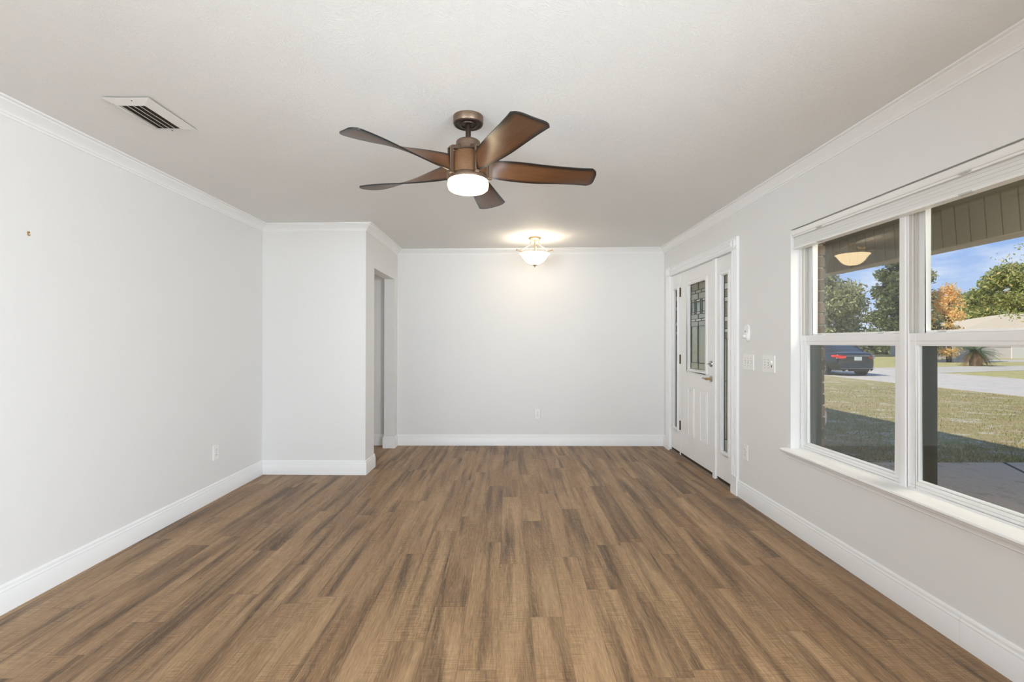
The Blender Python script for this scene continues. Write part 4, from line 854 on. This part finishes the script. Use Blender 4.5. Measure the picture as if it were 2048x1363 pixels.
# ------------------------------------------------------------------ parked car
def car():
    t = empty('car', (15.30, 21.35, ZG), label='dark blue-green sedan parked on the road', cat='car')      # local +y is forward
    paintm = Mat('dark_car_paint'); paintm.base(lin((14, 24, 30))); paintm.rough(.25); paintm.metal(.35); paintm.b.inputs['Coat Weight'].default_value = 1; paintm.b.inputs['Coat Roughness'].default_value = .03
    MP = paintm.m; MG = simple('car_glass', (12, 16, 17), .05, .0, spec=.9); MT = simple('tyre', (28, 28, 28), .85); MA = simple('alloy', (190, 184, 178), .3, .8); MC = simple('chrome', (215, 215, 218), .15, .95)
    # section: y, half width, sill z, belt z, top z (body crown)
    secs = [(0.0, .62, .36, .62, .80), (.05, .80, .28, .66, .98), (.16, .885, .24, .72, 1.05), (.45, .915, .22, .78, 1.085), (.95, .925, .20, .80, 1.07), (1.6, .925, .19, .80, .98), (2.6, .925, .19, .80, .95), (3.3, .92, .19, .78, .95), (3.9, .905, .20, .74, .90), (4.45, .86, .22, .66, .80), (4.72, .74, .26, .56, .66), (4.82, .50, .32, .48, .54)]
    rows = []
    for y, w, zs, zb, zt in secs:
        half = [(0, zs), (w * .86, zs), (w * .965, zs + .07), (w, zs + .22), (w * .995, zb), (w * .965, (zb + zt) / 2 + .02), (w * .88, zt - .035), (w * .72, zt - .006), (w * .35, zt + .008), (0, zt + .012)]
        full = half + [(-x, z) for x, z in half[-2:0:-1]]
        rows.append([(x, y + (.10 * (abs(x) / w) ** 3 if y < .2 else (-.15 * (abs(x) / w) ** 3 if y > 4.4 else 0)), z) for x, z in full])
    k = len(rows[0]); b = MB(); v = [p for r in rows for p in r]
    b.add(v, [(i * k + j, i * k + (j + 1) % k, (i + 1) * k + (j + 1) % k, (i + 1) * k + j) for i in range(len(rows) - 1) for j in range(k)] + [tuple(range(k - 1, -1, -1)), tuple((len(rows) - 1) * k + j for j in range(k))])
    o = b.build('body', MP, t, smooth=True); ms = o.modifiers.new('s', 'SUBSURF'); ms.levels = 2; ms.render_levels = 2
    # greenhouse
    g = [(.42, .58, 1.06, 1.075), (.85, .66, 1.05, 1.26), (1.30, .62, 1.0, 1.42), (1.75, .60, .96, 1.47), (2.3, .60, .96, 1.475), (2.75, .62, .96, 1.40), (3.2, .68, .95, 1.15), (3.45, .66, .95, .97)]
    rows = []
    for y, w, zb, zt in g:
        wb = .80 if .5 < y < 3.4 else w; half = [(0, zb - .05), (wb, zb - .05), (wb * .97, zb), ((wb + w) / 2, (zb + zt) / 2), (w, zt - .05), (w * .86, zt - .01), (0, zt)]; rows.append([(x, y, z) for x, z in half + [(-x, z) for x, z in half[-2:0:-1]]])
    k = len(rows[0]); b = MB(); v = [p for r in rows for p in r]; b.add(v, [(i * k + j, i * k + (j + 1) % k, (i + 1) * k + (j + 1) % k, (i + 1) * k + j) for i in range(len(rows) - 1) for j in range(k)] + [tuple(range(k - 1, -1, -1)), tuple((len(rows) - 1) * k + j for j in range(k))])
    o = b.build('windows', MG, t, smooth=True); ms = o.modifiers.new('s', 'SUBSURF'); ms.levels = 2; ms.render_levels = 2
    b = MB(); b.prism([(-.54, 1.30, 1.405), (.54, 1.30, 1.405), (.54, 2.62, 1.44), (-.54, 2.62, 1.44)], (0, 0, .05)); o = b.build('roof_panel', MP, t, smooth=True, bevel=.03)
    for s in (-1, 1):
        b = MB(); b.tube([(s * .66, .62, 1.10), (s * .625, 1.0, 1.30), (s * .60, 1.35, 1.425), (s * .585, 2.1, 1.46), (s * .60, 2.7, 1.40), (s * .68, 3.25, 1.06)], .035, 8); b.build('roof_pillar', MP, t, smooth=True)
        for yy in (1.02, 3.86):
            w = empty('wheel', (s * .80, yy, .33)); w.parent = t
            b = MB(); b.lathe([(.0, -.095), (.215, -.095), (.300, -.105), (.325, -.085), (.330, 0), (.325, .085), (.300, .105), (.215, .095), (0, .095)], (0, 0, 0), 40, 'x'); b.build('tyre', MT, w, smooth=True)
            b = MB()
            b.lathe([(.225, s * .098), (.235, s * .112), (.218, s * .112), (.205, s * .098)], (0, 0, 0), 40, 'x', cap=False); b.lathe([(0, s * .122), (.045, s * .120), (.05, s * .10)], (0, 0, 0), 20, 'x', cap=False)
            for q in range(7):
                a = 2 * math.pi * q / 7; ca, sa = math.cos(a), math.sin(a); d = .017
                b.prism([(s * .100, .03 * ca - d * sa, .03 * sa + d * ca), (s * .100, .215 * ca - d * 1.5 * sa, .215 * sa + d * 1.5 * ca), (s * .100, .215 * ca + d * 1.5 * sa, .215 * sa - d * 1.5 * ca), (s * .100, .03 * ca + d * sa, .03 * sa - d * ca)], (s * .014, 0, 0))
            b.build('rim', MA, w)
            b = MB(); b.lathe([(0, s * .0), (.385, s * .0), (.385, s * .128), (.34, s * .130), (.34, s * .05), (0, s * .05)], (0, 0, 0), 40, 'x', cap=False); b.build('wheel_arch', simple('arch_black', (16, 16, 18), .8), w)
        # tail light wraps the corner
        b = MB(); b.add([(s * .50, .045, .80), (s * .50, .045, .90), (s * .70, .075, .925), (s * .86, .17, .935), (s * .925, .42, .93), (s * .925, .40, .86), (s * .87, .15, .80), (s * .70, .055, .78),
                         (s * .50, .12, .80), (s * .50, .12, .90), (s * .70, .15, .925), (s * .82, .24, .935), (s * .88, .44, .93), (s * .88, .42, .86), (s * .82, .22, .80), (s * .70, .13, .78)],
                        [tuple(range(8)), tuple(range(15, 7, -1))] + [(i, (i + 1) % 8, 8 + (i + 1) % 8, 8 + i) for i in range(8)])
        b.build('tail_light', simple('red_lens', (216, 44, 32), .15, coat=1), t)
        b = MB(); b.lathe([(0, 0), (.04, 0), (.045, .12), (0, .12)], (s * .5, -.01, .26), 16, 'y'); b.build('exhaust_tip', MC, t, smooth=True)
        b = MB(); b.box((s * .93, 3.0, .98), (s * 1.06, 3.12, 1.09)); b.build('side_mirror', MP, t, bevel=.02)
    b = MB(); b.box((-.52, .012, .895), (.52, .06, .912)); b.build('chrome_strip', MC, t, bevel=.004)
    b = MB(); b.box((-.155, -.012, .70), (.155, .03, .86)); b.build('licence_plate', simple('plate_white', (206, 210, 206), .4), t, bevel=.004)
    b = MB(); b.box((-.74, -.012, .335), (.74, .07, .350)); b.build('bumper_strip', MC, t, bevel=.004)
    b = MB(); b.prism([(-.62, .10, .22), (.62, .10, .22), (.66, .0, .30), (-.66, .0, .30)], (0, .03, .02)); b.build('bumper_lower', simple('arch_black', (16, 16, 18), .8), t)
car()
